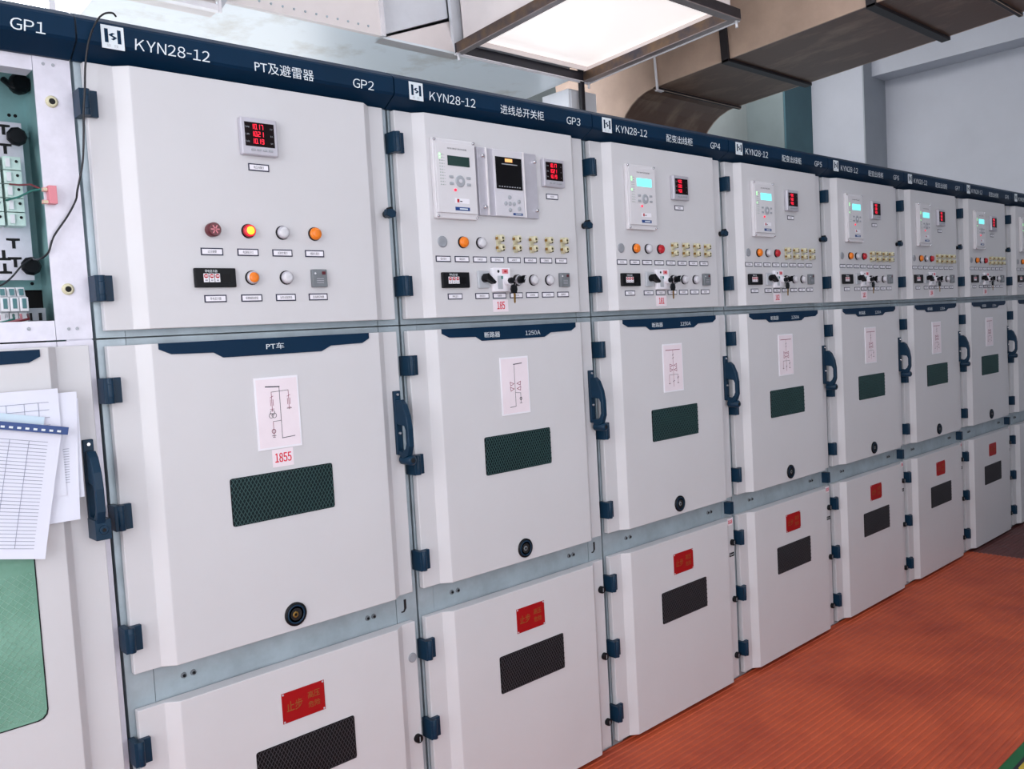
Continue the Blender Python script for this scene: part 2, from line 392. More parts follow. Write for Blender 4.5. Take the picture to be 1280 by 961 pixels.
e = tilt(empty('exhaust_duct', (0, 0, 0), 'brown stained duct crossing overhead and bending down behind the cabinets', 'air duct'))
DX0, DX1 = 3.98, 4.80
bot = [(-3.4, 0.0), (-0.12, 0.0)]
for k in range(1, 9):
    a = k / 8 * PI / 2; bot.append((-0.12 + 0.30 * math.sin(a), -0.30 * (1 - math.cos(a))))
bot.append((0.18, -0.57))
prof = bot + [(0.62, -0.57), (0.62, 0.62), (-3.4, 0.62)]
mb = MB(); n = len(prof)
mb.prism([(p[0], p[1]) for p in prof], 'x', DX0, DX0 + 0.01, 'duct_brown'); link('side_sheet', mb.mesh('side_sheet'), e)
mb = MB(); mb.prism([(p[0], p[1]) for p in prof], 'x', DX1 - 0.01, DX1, 'duct_brown'); link('side_sheet', mb.mesh('side_sheet'), e)
mb = MB()
vs = [(DX0 + .01, p[0], p[1]) for p in bot] + [(DX1 - .01, p[0], p[1]) for p in bot]; nb = len(bot)
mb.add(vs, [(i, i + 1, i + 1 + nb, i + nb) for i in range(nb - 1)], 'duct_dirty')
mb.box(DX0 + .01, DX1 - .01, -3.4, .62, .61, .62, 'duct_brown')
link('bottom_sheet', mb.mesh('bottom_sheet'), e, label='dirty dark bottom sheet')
for k, (yy, w) in enumerate(((-0.14, .02), (-0.60, .045), (-1.37, .045), (-1.72, .02), (-2.05, .04))):
    mb = MB(); mb.box(DX0 - .014, DX0, yy - w / 2, yy + w / 2, -0.014, 0.62, 'duct_seam' if k in (1, 2) else 'duct_brown'); mb.box(DX0 - .014, DX1 + .014, yy - w / 2, yy + w / 2, -0.016, 0.0, 'duct_seam')
    mb.box(DX1, DX1 + .014, yy - w / 2, yy + w / 2, -0.014, 0.62, 'duct_seam')
    link('flange_joint', mb.mesh('flange_joint', 0.002), e)
mb = MB(); mb.tube([(DX0 - .03, -0.17, -0.03), (DX0 - .03, -0.17, 0.7)], 0.007, 'angle_light', 8); mb.box(DX0 - .04, DX0 + .015, -0.18, -0.16, -0.036, -0.03, 'angle_light')
link('hanger_rod', mb.mesh('hanger_rod'), e)

e = empty('cable_riser', (3.52, 1.20, 2.2), 'black upright cable rising between the pale duct and the brown duct', 'cable')
mb = MB(); mb.box(-0.014, 0.014, -0.012, 0.012, 0, 2.5, 'cable_black'); link('cable_cover', mb.mesh('cable_cover', .004), e)
e = empty('junction_box', (3.46, 1.24, 2.2), 'beige junction box standing behind the third cabinet header', 'box')
mb = MB(); mb.box(0, 0.22, 0, 0.20, 0, 0.56, 'duct_light'); link('body', mb.mesh('body', .004), e)
mb = MB(); mb.box(0.01, 0.21, -0.008, 0, 0.01, 0.55, 'duct_light'); link('lid', mb.mesh('lid', .003), e)

# ------------------------------------------------------------------ switchgear cabinets
B = {1: -0.185, 2: 0.615}
for n in range(3, 10): B[n] = 1.422 + 0.8 * (n - 3)
FY = 0.044      # plane of the galvanised frame
SY = 0.022      # plane of the door strips; raised door panel at y = 0
def nbox(name, key, parent, loc, *a, m, bevel=0.0, **props):
    return part(name, key, lambda b: b.box(*a, m), parent, loc, bevel, **props)

def door_mesh(b, w, z0, z1):
    """pressed steel door: edge strip, sloped step, raised panel, step, strip"""
    r = w - 0.8
    pts = [(0.020, FY - 0.002), (0.020, SY), (0.080, SY), (0.108, 0.0), (0.708 + r, 0.0), (0.736 + r, SY), (0.782 + r, SY), (0.782 + r, FY - 0.002)]
    b.prism(pts, 'z', z0, z1, 'door_paint')
def hinge(b):
    b.box(0.0, 0.014, 0.0, FY, -0.028, 0.028, 'hinge_navy')
    b.box(0.010, 0.040, 0.010, SY, -0.028, 0.028, 'hinge_navy')
    b.lathe((0.014, 0.004, 0), [(0.0085, -0.028), (0.0085, 0.028)], 'hinge_navy', 14, 'z')
    for z in (-0.014, 0.014): b.lathe((0.014, 0.004, z), [(0.0089, -0.0009), (0.0089, 0.0009)], 'chrome', 14, 'z')
def nameplate(txt, w=0.054, hgt=0.0175):
    def fn(b):
        t = 0.0028
        b.box(-w / 2, w / 2, -0.0016, 0, -hgt / 2, hgt / 2, 'frame_ink')
        b.box(-w / 2 + t, w / 2 - t, -0.0019, -0.0016, -hgt / 2 + t, hgt / 2 - t, 'white_card')
        k = min(0.0075 * len(txt) / 2, w / 2 - t * 1.6)
        b.text(txt, -k * .72, k * .72, -0.0034, 0.0034, -0.0021, 'ink')
    return fn
def plate(parent, u, z, txt): part('nameplate', 'np' + txt, nameplate(txt), parent, (u, 0, z))
def lamp(parent, u, z, lens, label, ring='silver', lit=False):
    L = part('indicator_lamp', 'lampbody' + ring, lambda b: b.lathe((0, 0, 0), [(0.0135, -0.002), (0.0155, -0.003), (0.0155, -0.009), (0.0148, -0.0125), (0.0125, -0.0128)], ring, 20), parent, (u, 0, z), label=label)
    part('base_ring', 'lampskirt', lambda b: b.lathe((0, 0, 0), [(0.0172, 0.0), (0.0172, -0.004), (0.0160, -0.005)], 'black_plastic', 20), L)
    part('lens', 'lens' + lens, lambda b: b.lathe((0, 0, 0), [(0.0125, -0.0124), (0.0122, -0.0146), (0.0108, -0.0158), (0.006, -0.0163)], lens, 20), L)
    if lit: part('glowing_core', 'core', lambda b: b.lathe((0, 0, 0), [(0.0098, -0.0158), (0.009, -0.0172), (0.004, -0.0178)], 'lit_yellow_core', 16), L)
    return L
SEG = {'0': 'abcdef', '1': 'bc', '2': 'abged', '3': 'abgcd', '4': 'fgbc', '5': 'afgcd', '6': 'afgedc', '7': 'abc', '8': 'abcdefg', '9': 'abcdfg'}
def digits(b, s, x, z, hh, y, m):
    w = hh * 0.44; lw = hh * 0.105
    P = {'a': ((0, hh), (w, hh)), 'b': ((w, hh), (w, hh / 2)), 'c': ((w, hh / 2), (w, 0)), 'd': ((0, 0), (w, 0)), 'e': ((0, 0), (0, hh / 2)), 'f': ((0, hh / 2), (0, hh)), 'g': ((0, hh / 2), (w, hh / 2))}
    for ch in s:
        if ch == '.':
            b.line((x - w * .40, z), (x - w * .39, z), lw * 1.1, y, m); continue
        for k in SEG[ch]:
            p, q = P[k]; b.line((x + p[0], z + p[1]), (x + q[0], z + q[1]), lw, y, m)
        x += w * 1.78
def meter(parent, u, z, rows, units, key):
    L = part('power_meter', 'meterbody', lambda b: b.box(-0.0475, 0.0475, -0.016, 0.0, -0.0445, 0.0445, 'silver'), parent, (u, 0, z), 0.003)
    part('display', 'meterdisp', lambda b: b.box(-0.038, 0.038, -0.0168, -0.016, -0.024, 0.033, 'meter_face'), L, label='dark red digital display')
    def dg(b):
        for i, r in enumerate(rows): digits(b, r, -0.021, 0.0175 - i * 0.0172, 0.0108, -0.0169, 'led_red')
    part('digits', 'digits' + key, dg, L)
    def tx(b):
        for i, r in enumerate(units):
            b.text(r, -0.036, -0.0265, 0.0195 - i * .0172, 0.0235 - i * .0172, -0.0170, 'grey_button')
            b.text('kV' if key == 'pt' else 'A', 0.028, 0.034 if key == 'pt' else .031, 0.0185 - i * .0172, 0.0225 - i * .0172, -0.0170, 'grey_button')
    part('unit_marks', 'units' + key, tx, L)
    for k in range(4):
        part('button', 'meterbtn', lambda b: b.box(-0.0055, 0.0055, -0.0185, -0.016, -0.0025, 0.0025, 'grey_button'), L, (-0.019 + k * 0.015, 0, -0.032), 0.0008)
    return L
def relay(parent, u, z, lit):
    """u,z = centre; silver relay with screen, keys and lamps"""
    L = part('protection_relay', 'relaybase', lambda b: b.box(-0.078, 0.078, -0.014, 0.0, -0.114, 0.114, 'relay_paint'), parent, (u, 0, z), 0.003)
    part('front_plate', 'relayface', lambda b: b.box(-0.0735, 0.0735, -0.020, -0.014, -0.100, 0.100, 'relay_paint'), L, (0, 0, 0.002), 0.0015)
    k = 'lit' if lit else 'dark'
    part('screen', 'relaylcd' + k, lambda b: b.box(-0.031, 0.050, -0.0212, -0.020, 0.037, 0.065, 'lcd_lit' if lit else 'lcd_dark'), L, label='lit cyan screen' if lit else 'dark green screen')
    part('round_keypad', 'relaypad', lambda b: (b.lathe((0, 0, 0), [(0.017, -0.020), (0.017, -0.022), (0.015, -0.0228)], 'grey_button', 20), b.lathe((0, 0, 0), [(0.006, -0.0228), (0.006, -0.0245)], 'silver_light', 12)), L, (0.011, 0, -0.006))
    for x in (-0.021, 0.043):
        for zz in (0.005, -0.014):
            part('button', 'relaybtn', lambda b: b.box(-0.0075, 0.0075, -0.0225, -0.020, -0.0038, 0.0038, 'grey_button'), L, (x, 0, zz), 0.0015)
    part('reset_button', 'relayreset', lambda b: b.lathe((0, 0, 0), [(0.004, -0.020), (0.004, -0.023)], 'led_red', 10), L, (-0.009, 0, -0.032), label='red glowing button')
    def leds(b):
        for r in range(11):
            for c_ in range(2):
                on = (r < 2 and c_ == 0) or (lit and r == 5 and c_ == 0)
                b.lathe((-0.059 + c_ * .009, -0.020, 0.066 - r * 0.0085), [(0.0018 if not on else 0.0034, 0), (0.0014, -0.0012)], 'led_green' if on else 'led_off', 8)
                b.box(-0.056 + c_ * .0105, -0.052 + c_ * .0105, -0.0202, -0.020, 0.0652 - r * .0085, 0.0664 - r * .0085, 'grey_button')
    part('status_lamps', 'leds' + k, leds, L)
    part('paper_sticker', 'relaystk', lambda b: (b.box(-0.012, 0.042, -0.0203, -0.020, -0.069, -0.055, 'white_card'), b.box(-0.004, 0.004, -0.0206, -0.0203, -0.067, -0.057, 'red_lens'), b.box(0.007, 0.015, -0.0206, -0.0203, -0.065, -0.062, 'ink')), L, label='small white sticker')
    part('label_strip', 'relaystrip', lambda b: (b.box(-0.012, 0.042, -0.0208, -0.020, -0.090, -0.080, 'binder_blue'), b.box(0.004, 0.034, -0.0210, -0.0208, -0.0868, -0.0832, 'text_white')), L, label='dark blue strip')
    part('lettering', 'relaytext', lambda b: b.text('综合保护测控装置', -0.030, 0.042, 0.083, 0.088, -0.0203, 'ink'), L)
    for x in (-0.072, 0.072):
        for zz in (-0.108, 0.108):
            part('screw', 'relayscr', lambda b: b.lathe((0, 0, 0), [(0.0042, -0.014), (0.0042, -0.018), (0.003, -0.0195)], 'chrome', 10), L, (x, 0, zz))
    return L
def recorder(parent):
    L = part('arc_recorder', 'recbase', lambda b: b.box(-0.122, 0.122, -0.010, 0.0, -0.101, 0.101, 'silver'), parent, (0.410, 0, 1.939), 0.0015, label='silver recorder with a tall black screen')
    part('centre_panel', 'reccentre', lambda b: b.box(-0.062, 0.058, -0.014, -0.010, -0.0995, 0.0995, 'silver_light'), L, (0, 0, 0), 0.001)
    part('screen', 'recscreen', lambda b: b.box(-0.0545, 0.0525, -0.0155, -0.014, -0.018, 0.078, 'screen_black'), L)
    def ui(b):
        b.box(-0.016, 0.014, -0.0158, -0.0155, 0.064, 0.074, 'screen_amber')
        b.box(-0.030, 0.034, -0.0158, -0.0155, 0.056, 0.0585, 'grey_button')
        for k in range(9): b.box(-0.046 + k * .0105, -0.040 + k * .0105, -0.0158, -0.0155, -0.012, -0.0095, 'grey_button')
    part('screen_print', 'recui', ui, L)
    for x in (-0.090, 0.062):
        part('rail', 'recrail', lambda b: b.box(-0.003, 0.003, -0.016, -0.010, -0.100, 0.100, 'angle_light'), L, (x, 0, 0), 0.001)
    for x, zz in ((-0.004, 0), (-0.004, 0.019), (-0.004, -0.019), (-0.021, 0), (0.013, 0), (0.034, 0.008), (0.034, -0.014)):
        part('button', 'recbtn', lambda b: b.lathe((0, 0, 0), [(0.0065, -0.014), (0.0062, -0.0165), (0.004, -0.0172)], 'grey_button', 12), L, (x, 0, -0.061 + zz))
    part('blue_label', 'reclbl', lambda b: (b.box(-0.020, 0.020, -0.0146, -0.014, -0.0035, 0.0035, 'binder_blue'), b.box(-0.010, 0.014, -0.0149, -0.0146, -0.001, 0.001, 'text_white')), L, (0.028, 0, -0.092))
    for x in (-0.104, 0.111):
        for zz in (-0.076, 0.075):
            part('thumb_screw', 'recscr', lambda b: b.lathe((0, 0, 0), [(0.0062, -0.010), (0.0062, -0.018), (0.004, -0.020)], 'chrome', 12), L, (x, 0, zz))
def test_terminal(parent, u, z):
    L = part('test_terminal', 'ttbase', lambda b: b.box(-0.008, 0.010, -0.003, 0, -0.026, 0.026, 'cream_terminal'), parent, (u, 0, z), 0.001)
    for zz in (0.015, -0.013):
        def fn(b):
            b.lathe((0, 0, 0), [(0.0115, -0.003), (0.0115, -0.007), (0.0085, -0.009), (0.0105, -0.013), (0.0105, -0.022), (0.007, -0.024)], 'cream_terminal', 10, smooth=False)
            b.lathe((0, 0, 0), [(0.004, -0.024), (0.0036, -0.0245)], 'terminal_hole', 10)
            b.box(-0.013, -0.009, -0.012, -0.004, -0.004, 0.004, 'brass'); b.box(0.009, 0.014, -0.016, -0.008, -0.003, 0.003, 'brass')
            b.box(-0.001, 0.004, -0.0246, -0.012, -0.011, -0.006, 'terminal_hole')
        part('binding_post', 'ttpost', fn, L, (0, 0, zz))
def counter(parent, u, z, title):
    L = part('display_module', 'dmbody', lambda b: b.box(-0.050, 0.050, -0.010, 0, -0.0225, 0.0225, 'navy' if False else 'black_plastic'), parent, (u, 0, z), 0.002)
    part('title', 'dmtitle', lambda b: b.text('带电显示器', -0.026, 0.004, 0.012, 0.0185, -0.0103, 'text_white'), L)
    for k in range(3):
        x = -0.024 + k * 0.0138
        def fn(b):
            b.box(-0.006, 0.006, -0.0108, -0.010, -0.0105, 0.0095, 'white_card')
            b.lathe((0, 0, 0.0035), [(0.0052, -0.0108), (0.0046, -0.0122)], 'red_lens', 12)
            b.box(-0.0034, 0.0034, -0.0124, -0.0120, 0.0026, 0.0046, 'white_card')
            b.box(-0.003, 0.003, -0.0111, -0.0108, -0.008, -0.0045, 'grey_button')
        part('phase_window', 'dmwin', fn, L, (x, 0, 0))
    part('sensor_window', 'dmsensor', lambda b: b.box(0.014, 0.036, -0.0112, -0.010, -0.012, 0.008, 'screen_black'), L)
def comb(parent, u, z):
    L = part('humidity_controller', 'combbody', lambda b: b.box(-0.021, 0.021, -0.012, 0, -0.0225, 0.0225, 'comb_grey'), parent, (u, 0, z), 0.0015)
    def fn(b):
        b.lathe((-0.013, 0, 0.012), [(0.0028, -0.012), (0.002, -0.0132)], 'white_lens', 8)
        b.box(0.006, 0.016, -0.0126, -0.012, 0.009, 0.017, 'dark_red_lens')
        for k in range(3): b.box(-0.010, 0.010, -0.0124, -0.012, -0.002 - k * .005, -0.0008 - k * .005, 'silver')
    part('front_marks', 'combmarks', fn, L)
def rotary(parent, u, z):
    L = part('rotary_switch', 'rotbase', lambda b: b.box(-0.022, 0.022, -0.008, 0, -0.026, 0.026, 'clear_grey'), parent, (u, 0, z), 0.002)
    part('lever', 'rotlever', lambda b: (b.lathe((0, 0, 0), [(0.012, -0.008), (0.011, -0.022)], 'black_plastic', 14), b.prism([(-0.012, 0.012), (-0.004, 0.014), (0.026, -0.012), (0.020, -0.018), (-0.010, -0.004)], 'y', -0.036, -0.016, 'black_plastic')), L, (0, 0, 0.003), 0.0012)
def interlock(parent, u, z):
    L = part('key_interlock', 'ilbase', lambda b: b.box(-0.036, 0.036, -0.012, 0, -0.036, 0.036, 'white_card'), parent, (u, 0, z), 0.002, label='white key lock with red sticker')
    part('guide_slot', 'ilslot', lambda b: b.box(-0.018, 0.002, -0.0135, -0.012, -0.028, 0.012, 'clear_grey'), L, (0, 0, 0), 0.0008)
    part('green_mark', 'ilgreen', lambda b: b.box(-0.004, 0.003, -0.0142, -0.0132, 0.002, 0.011, 'wire_green'), L)
    part('red_sticker', 'ilred', lambda b: (b.box(0.002, 0.026, -0.0128, -0.012, 0.018, 0.032, 'pink_plastic'), b.box(0.010, 0.020, -0.0132, -0.0128, 0.022, 0.028, 'red_lens')), L)
    part('round_hole', 'ilhole', lambda b: b.lathe((0, 0, 0), [(0.0045, -0.0122), (0.0042, -0.0126)], 'void_black', 12), L, (-0.013, 0, 0.025))
    part('lock_barrel', 'ilbarrel', lambda b: (b.lathe((0, 0, 0), [(0.013, -0.012), (0.012, -0.026)], 'white_card', 16), b.lathe((0.002, 0, 0), [(0.0095, -0.026), (0.0095, -0.036)], 'black_plastic', 8, smooth=False)), L, (0.018, 0, -0.004))
def keyswitch(parent, u, z):
    L = part('selector_switch', 'kswitch', lambda b: (b.lathe((0, 0, 0), [(0.0175, 0), (0.0175, -0.006), (0.0165, -0.010)], 'black_plastic', 20), b.lathe((0, 0, 0), [(0.0155, -0.010), (0.0145, -0.016)], 'chrome', 20)), parent, (u, 0, z))
    part('knob', 'kknob', lambda b: (b.lathe((0, 0, 0), [(0.0115, -0.016), (0.011, -0.024)], 'black_plastic', 16), b.prism([(-0.004, -0.010), (0.002, -0.010), (0.010, 0.012), (0.004, 0.013)], 'y', -0.034, -0.022, 'black_plastic'), b.prism([(0.001, 0), (0.003, 0), (0.0085, 0.011), (0.006, 0.011)], 'y', -0.0345, -0.034, 'text_white')), L)
def key_thing(n, x, z):
    words = {3: 'leftmost', 4: 'second from the left', 5: 'third from the left', 6: 'fourth from the left', 7: 'fifth from the left', 8: 'sixth from the left', 9: 'farthest'}
    e = empty('key', (x, -0.034, z), 'black headed key hanging at the white lock of cabinet GP%d' % n, 'key', 'keys hanging from the key locks')
    part('key_bow', 'kbow', lambda b: b.prism([(-0.009, -0.012), (0.009, -0.012), (0.013, 0.0), (0.010, 0.012), (0.0, 0.016), (-0.010, 0.012), (-0.013, 0.0)], 'y', -0.003, 0.003, 'black_plastic'), e, (0, 0, 0.016), 0.001)
    part('key_blade', 'kblade', lambda b: b.prism([(-0.003, 0), (0.004, 0), (0.004, -0.012), (0.0025, -0.014), (0.004, -0.017), (0.0025, -0.020), (0.0035, -0.024), (0.001, -0.030), (-0.003, -0.028)], 'y', -0.001, 0.001, 'brass'), e, (0.001, 0, 0.004))
    part('key_ring', 'kring', lambda b: b.tube([(0.009 * math.cos(a * PI / 6), 0.0, 0.009 * math.sin(a * PI / 6)) for a in range(13)], 0.0011, 'chrome', 6), e, (0, 0, 0.034))

def grille(back, wire, w=0.276, hh=0.113, p=0.0098):
    def fn(b):
        # two families of diagonal wires clipped to the opening
        for s in (1, -1):
            c = -hh * 2
            k = -2 * hh
            slope = 1.7
            x = -w / 2 - hh / slope
            while x < w / 2:
                # line z = -h/2 + slope*(X-x)
                pts = []
                a0 = max(-w / 2, x); a1 = min(w / 2, x + hh / slope)
                if a1 - a0 > 0.002:
                    z_0 = -hh / 2 + slope * (a0 - x); z_1 = -hh / 2 + slope * (a1 - x)
                    b.line((a0, s * z_0), (a1, s * z_1), 0.0011, -0.0022, wire, 0.0012)
                x += p
    return fn
def vent(parent, u, z, back, wire, key):
    w, hh, r = 0.276, 0.113, 0.006
    def bk(b):
        pts = []
        for cx, cz, a0 in ((w / 2 - r, hh / 2 - r, 0), (-w / 2 + r, hh / 2 - r, 90), (-w / 2 + r, -hh / 2 + r, 180), (w / 2 - r, -hh / 2 + r, 270)):
            for k in range(4):
                a = math.radians(a0 + k * 30); pts.append((cx + r * math.cos(a), cz + r * math.sin(a)))
        b.prism(pts, 'y', -0.0022, 0.001, back)
        big = [(p[0] * 1.012, p[1] * 1.03) for p in pts]; b.prism(big, 'y', -0.0008, 0.001, 'black_plastic')
    L = part('vent_window', 'ventback' + key, bk, parent, (u, 0, z))
    part('wire_mesh', 'ventwire' + key, grille(back, wire), L)
    return L
def diagram(kind):
    def fn(b):
        b.box(-0.059, 0.059, -0.002, 0, -0.089, 0.089, 'white_card')
        b.box(-0.055, 0.055, -0.0023, -0.002, -0.084, 0.084, 'pink_card')
        y = -0.0024; L = lambda p, q, w=0.0011, m='ink': b.line(p, q, w, y, m)
        if kind == 'pt':
            L((-0.030, 0.066), (0.006, 0.064), 0.0028); L((0.006, 0.064), (0.006, -0.064)); L((0.006, -0.064), (0.040, -0.062), 0.0016)
            L((-0.016, 0.052), (0.030, 0.054)); L((-0.016, 0.052), (-0.016, 0.004), m='ink_red_print'); L((0.030, 0.054), (0.030, 0.006), m='ink_red_print')
            for x in (-0.016, 0.030):
                L((x - .004, 0.038), (x + .004, 0.042), m='ink_red_print'); b.box(x - .004, x - .003, y - .0004, y, .018, .034, 'ink_red_print'); b.box(x + .003, x + .004, y - .0004, y, .018, .034, 'ink_red_print')
                L((x - .005, 0.010), (x + .005, 0.010), m='ink_red_print')
            for c_ in ((-0.020, -0.006), (-0.012, -0.006), (-0.016, 0.001)): b.ring(c_, 0.006, 0.001, y, 'ink')
            L((0.006, -0.020), (-0.016, -0.021)); L((-0.016, -0.021), (-0.016, -0.060), m='ink_red_print'); b.ring((-0.016, -0.045), 0.005, 0.0015, y, 'ink_red_print', 10)
            L((-0.021, -0.056), (-0.011, -0.056)); L((-0.019, -0.060), (-0.013, -0.060)); L((0.024, 0.008), (0.036, 0.008))
        elif kind == 'in':
            L((-0.004, 0.066), (0.030, 0.068), 0.0026); L((-0.002, 0.066), (-0.002, -0.064)); L((-0.002, -0.064), (-0.026, -0.066), 0.0015)
            for s in (-1, 1):
                for zz in (0.006, -0.010):
                    L((s * 0.006, zz), (s * 0.022, zz + .006), 0.0016, 'ink_red_print'); L((s * 0.022, zz + .006), (s * 0.020, zz - .006), 0.0016, 'ink_red_print'); L((s * 0.006, zz), (s * .020, zz - .006), .0016, 'ink_red_print')
            L((-0.002, -0.022), (0.020, -0.024)); L((0.020, -0.024), (0.020, -0.056)); b.ring((0.020, -0.042), 0.004, 0.0018, y, 'ink', 10); L((0.015, -0.056), (0.025, -0.056))
        else:
            L((-0.042, 0.066), (0.042, 0.066), 0.0026, 'ink_red_print'); L((0, 0.066), (0, -0.070), m='ink_red_print')
            L((-0.003, 0.046), (0.003, 0.050), 0.002, 'ink'); L((-.003, 0.034), (.003, 0.038), 0.002, 'ink')
            for s in (-1, 1):
                for zz in (0.008, -0.008):
                    L((s * 0.004, zz), (s * 0.020, zz + .006), 0.0018, 'ink_red_print'); L((s * 0.020, zz + .006), (s * .020, zz - .006), .0018, 'ink_red_print'); L((s * .004, zz), (s * .020, zz - .006), .0018, 'ink_red_print')
            L((-0.026, -0.026), (0.026, -0.026)); L((-0.026, -0.026), (-0.026, -0.060), m='ink_red_print'); L((0.026, -0.026), (0.026, -0.060), m='ink_red_print')
            L((0.024, -0.040), (0.028, -0.036), 0.003); L((-0.030, -0.058), (-0.022, -0.058), 0.002); L((0.022, -0.058), (0.030, -0.058), 0.002); L((-.004, -0.052), (.004, -0.048), .002)
    return fn
def keyhole(b):
    b.lathe((0, 0, 0), [(0.030, 0.001), (0.030, -0.004), (0.027, -0.006), (0.022, -0.005)], 'black_plastic', 28)
    b.lathe((0, 0, 0), [(0.0245, -0.0052), (0.0235, -0.0066), (0.021, -0.0066), (0.020, -0.0052)], 'hinge_navy', 28)
    b.lathe((0, 0, 0), [(0.016, -0.0051), (0.015, -0.0056)], 'void_black', 20)
def handle(b):
    """door lever seen from the side: path in (y,z)"""
    b.box(-0.011, 0.011, 0.012, SY, -0.030, 0.148, 'hinge_navy')
    path = [(0.014, 0.122), (-0.006, 0.124), (-0.020, 0.112), (-0.034, 0.080), (-0.040, 0.045), (-0.040, -0.004), (-0.030, -0.030), (-0.012, -0.038),
            (0.012, -0.030), (0.012, -0.016), (-0.010, -0.020), (-0.022, -0.010), (-0.028, 0.004), (-0.028, 0.040), (-0.022, 0.052), (0.012, 0.056)]
    b.prism(path, 'x', -0.009, 0.009, 'hinge_navy')
def handle_knob(b):
    b.lathe((0.0, 0, -0.044), [(0.014, 0.010), (0.014, -0.034), (0.010, -0.038)], 'hinge_navy', 18)
    b.lathe((0.0, 0, -0.044), [(0.007, -0.038), (0.006, -0.0385)], 'void_black', 12)
def warning(b):
    b.box(-0.060, 0.060, -0.0015, 0, -0.0385, 0.0385, 'red_plate')
    b.text('止步', -0.048, -0.004, -0.012, 0.014, -0.0017, 'gold_print')
    b.text('高压', 0.012, 0.046, 0.004, 0.022, -0.0017, 'gold_print'); b.text('危险', 0.012, 0.046, -0.020, -0.004, -0.0017, 'gold_print')
    for x in (-.056, .056):
        for z in (-.035, .035): b.lathe((x, 0, z), [(0.0028, -0.0015), (0.002, -0.003)], 'silver', 8)
def lock_round(b):
    b.lathe((0, 0, 0), [(0.0125, SY), (0.0125, SY - 0.010), (0.011, SY - 0.013)], 'black_plastic', 18)
    b.box(-0.0012, 0.0012, SY - 0.0136, SY - 0.013, -0.007, 0.007, 'grey_button')
def plug_grey(b): b.lathe((0, 0, 0), [(0.0135, SY), (0.0135, SY - 0.003), (0.011, SY - 0.004)], 'grey_disc', 18)
def wing_latch(b):
    b.lathe((0, 0, 0), [(0.010, SY), (0.010, SY - 0.016)], 'black_plastic', 14)
    b.prism([(-0.016, -0.006), (0.0, -0.013), (0.014, -0.009), (0.017, 0.004), (0.004, 0.013), (-0.012, 0.011)], 'y', SY - 0.030, SY - 0.014, 'hinge_navy')
    b.lathe((0.002, 0, 0.012), [(0.006, SY - 0.010), (0.006, SY - 0.028)], 'black_plastic', 10)
def header(w):
    def fn(b):
        pts = [(0.045, 2.122), (0.035, 2.122), (-0.010, 2.148), (-0.015, 2.154), (-0.015, 2.193), (-0.011, 2.199), (0.020, 2.217), (0.045, 2.217)]
        b.prism(pts, 'x', 0.002, w - 0.002, 'navy')
    return fn
def logo(b):
    b.box(0, 0.047, -0.0012, 0, -0.0245, 0.0245, 'text_white')
    y = -0.0013
    for x in (0.0065, 0.0330): b.box(x, x + 0.0075, y - .0004, y, -0.012, 0.017, 'navy')
    S_ = [(0.0225, 0.0095), (0.0285, 0.0085), (0.0245, 0.0065), (0.0225, 0.0045), (0.0325, 0.0000), (0.0245, -0.0060), (0.0190, -0.0040), (0.0225, -0.0025), (0.0250, -0.0005), (0.0145, 0.0045)]
    b.prism(S_, 'y', y - .0004, y, 'navy')
    for x in (0.0135, 0.0335): b.prism([(x - .003, .0022), (x, .0045), (x + .003, .0022), (x, -.0001)], 'y', y - .0002, y, 'text_white')
    b.text('欣', 0.010, 0.0185, -0.0215, -0.0145, y, 'grey_button'); b.text('欣', 0.0255, 0.034, -0.0215, -0.0145, y, 'grey_button')
def banner(t):
    def fn(b):
        pts = [(0.123, 1.5065), (0.123, 1.493), (0.151, 1.4805), (0.250, 1.4785), (0.273, 1.4655), (0.536, 1.4655), (0.564, 1.4785), (0.660, 1.4805), (0.682, 1.492), (0.682, 1.5065)]
        b.prism(pts, 'y', -0.003, 0.001, 'navy')
    return fn
def cap(b):  # lamp: dark red buzzer with a star
    b.lathe((0, 0, 0), [(0.0165, 0), (0.0165, -0.018), (0.014, -0.021)], 'dark_red_lens', 20)
    for k in range(3):
        a = k * PI / 3; b.line((-0.009 * math.cos(a), -0.009 * math.sin(a)), (0.009 * math.cos(a), 0.009 * math.sin(a)), 0.0028, -0.0213, 'pink_plastic', 0.0006)

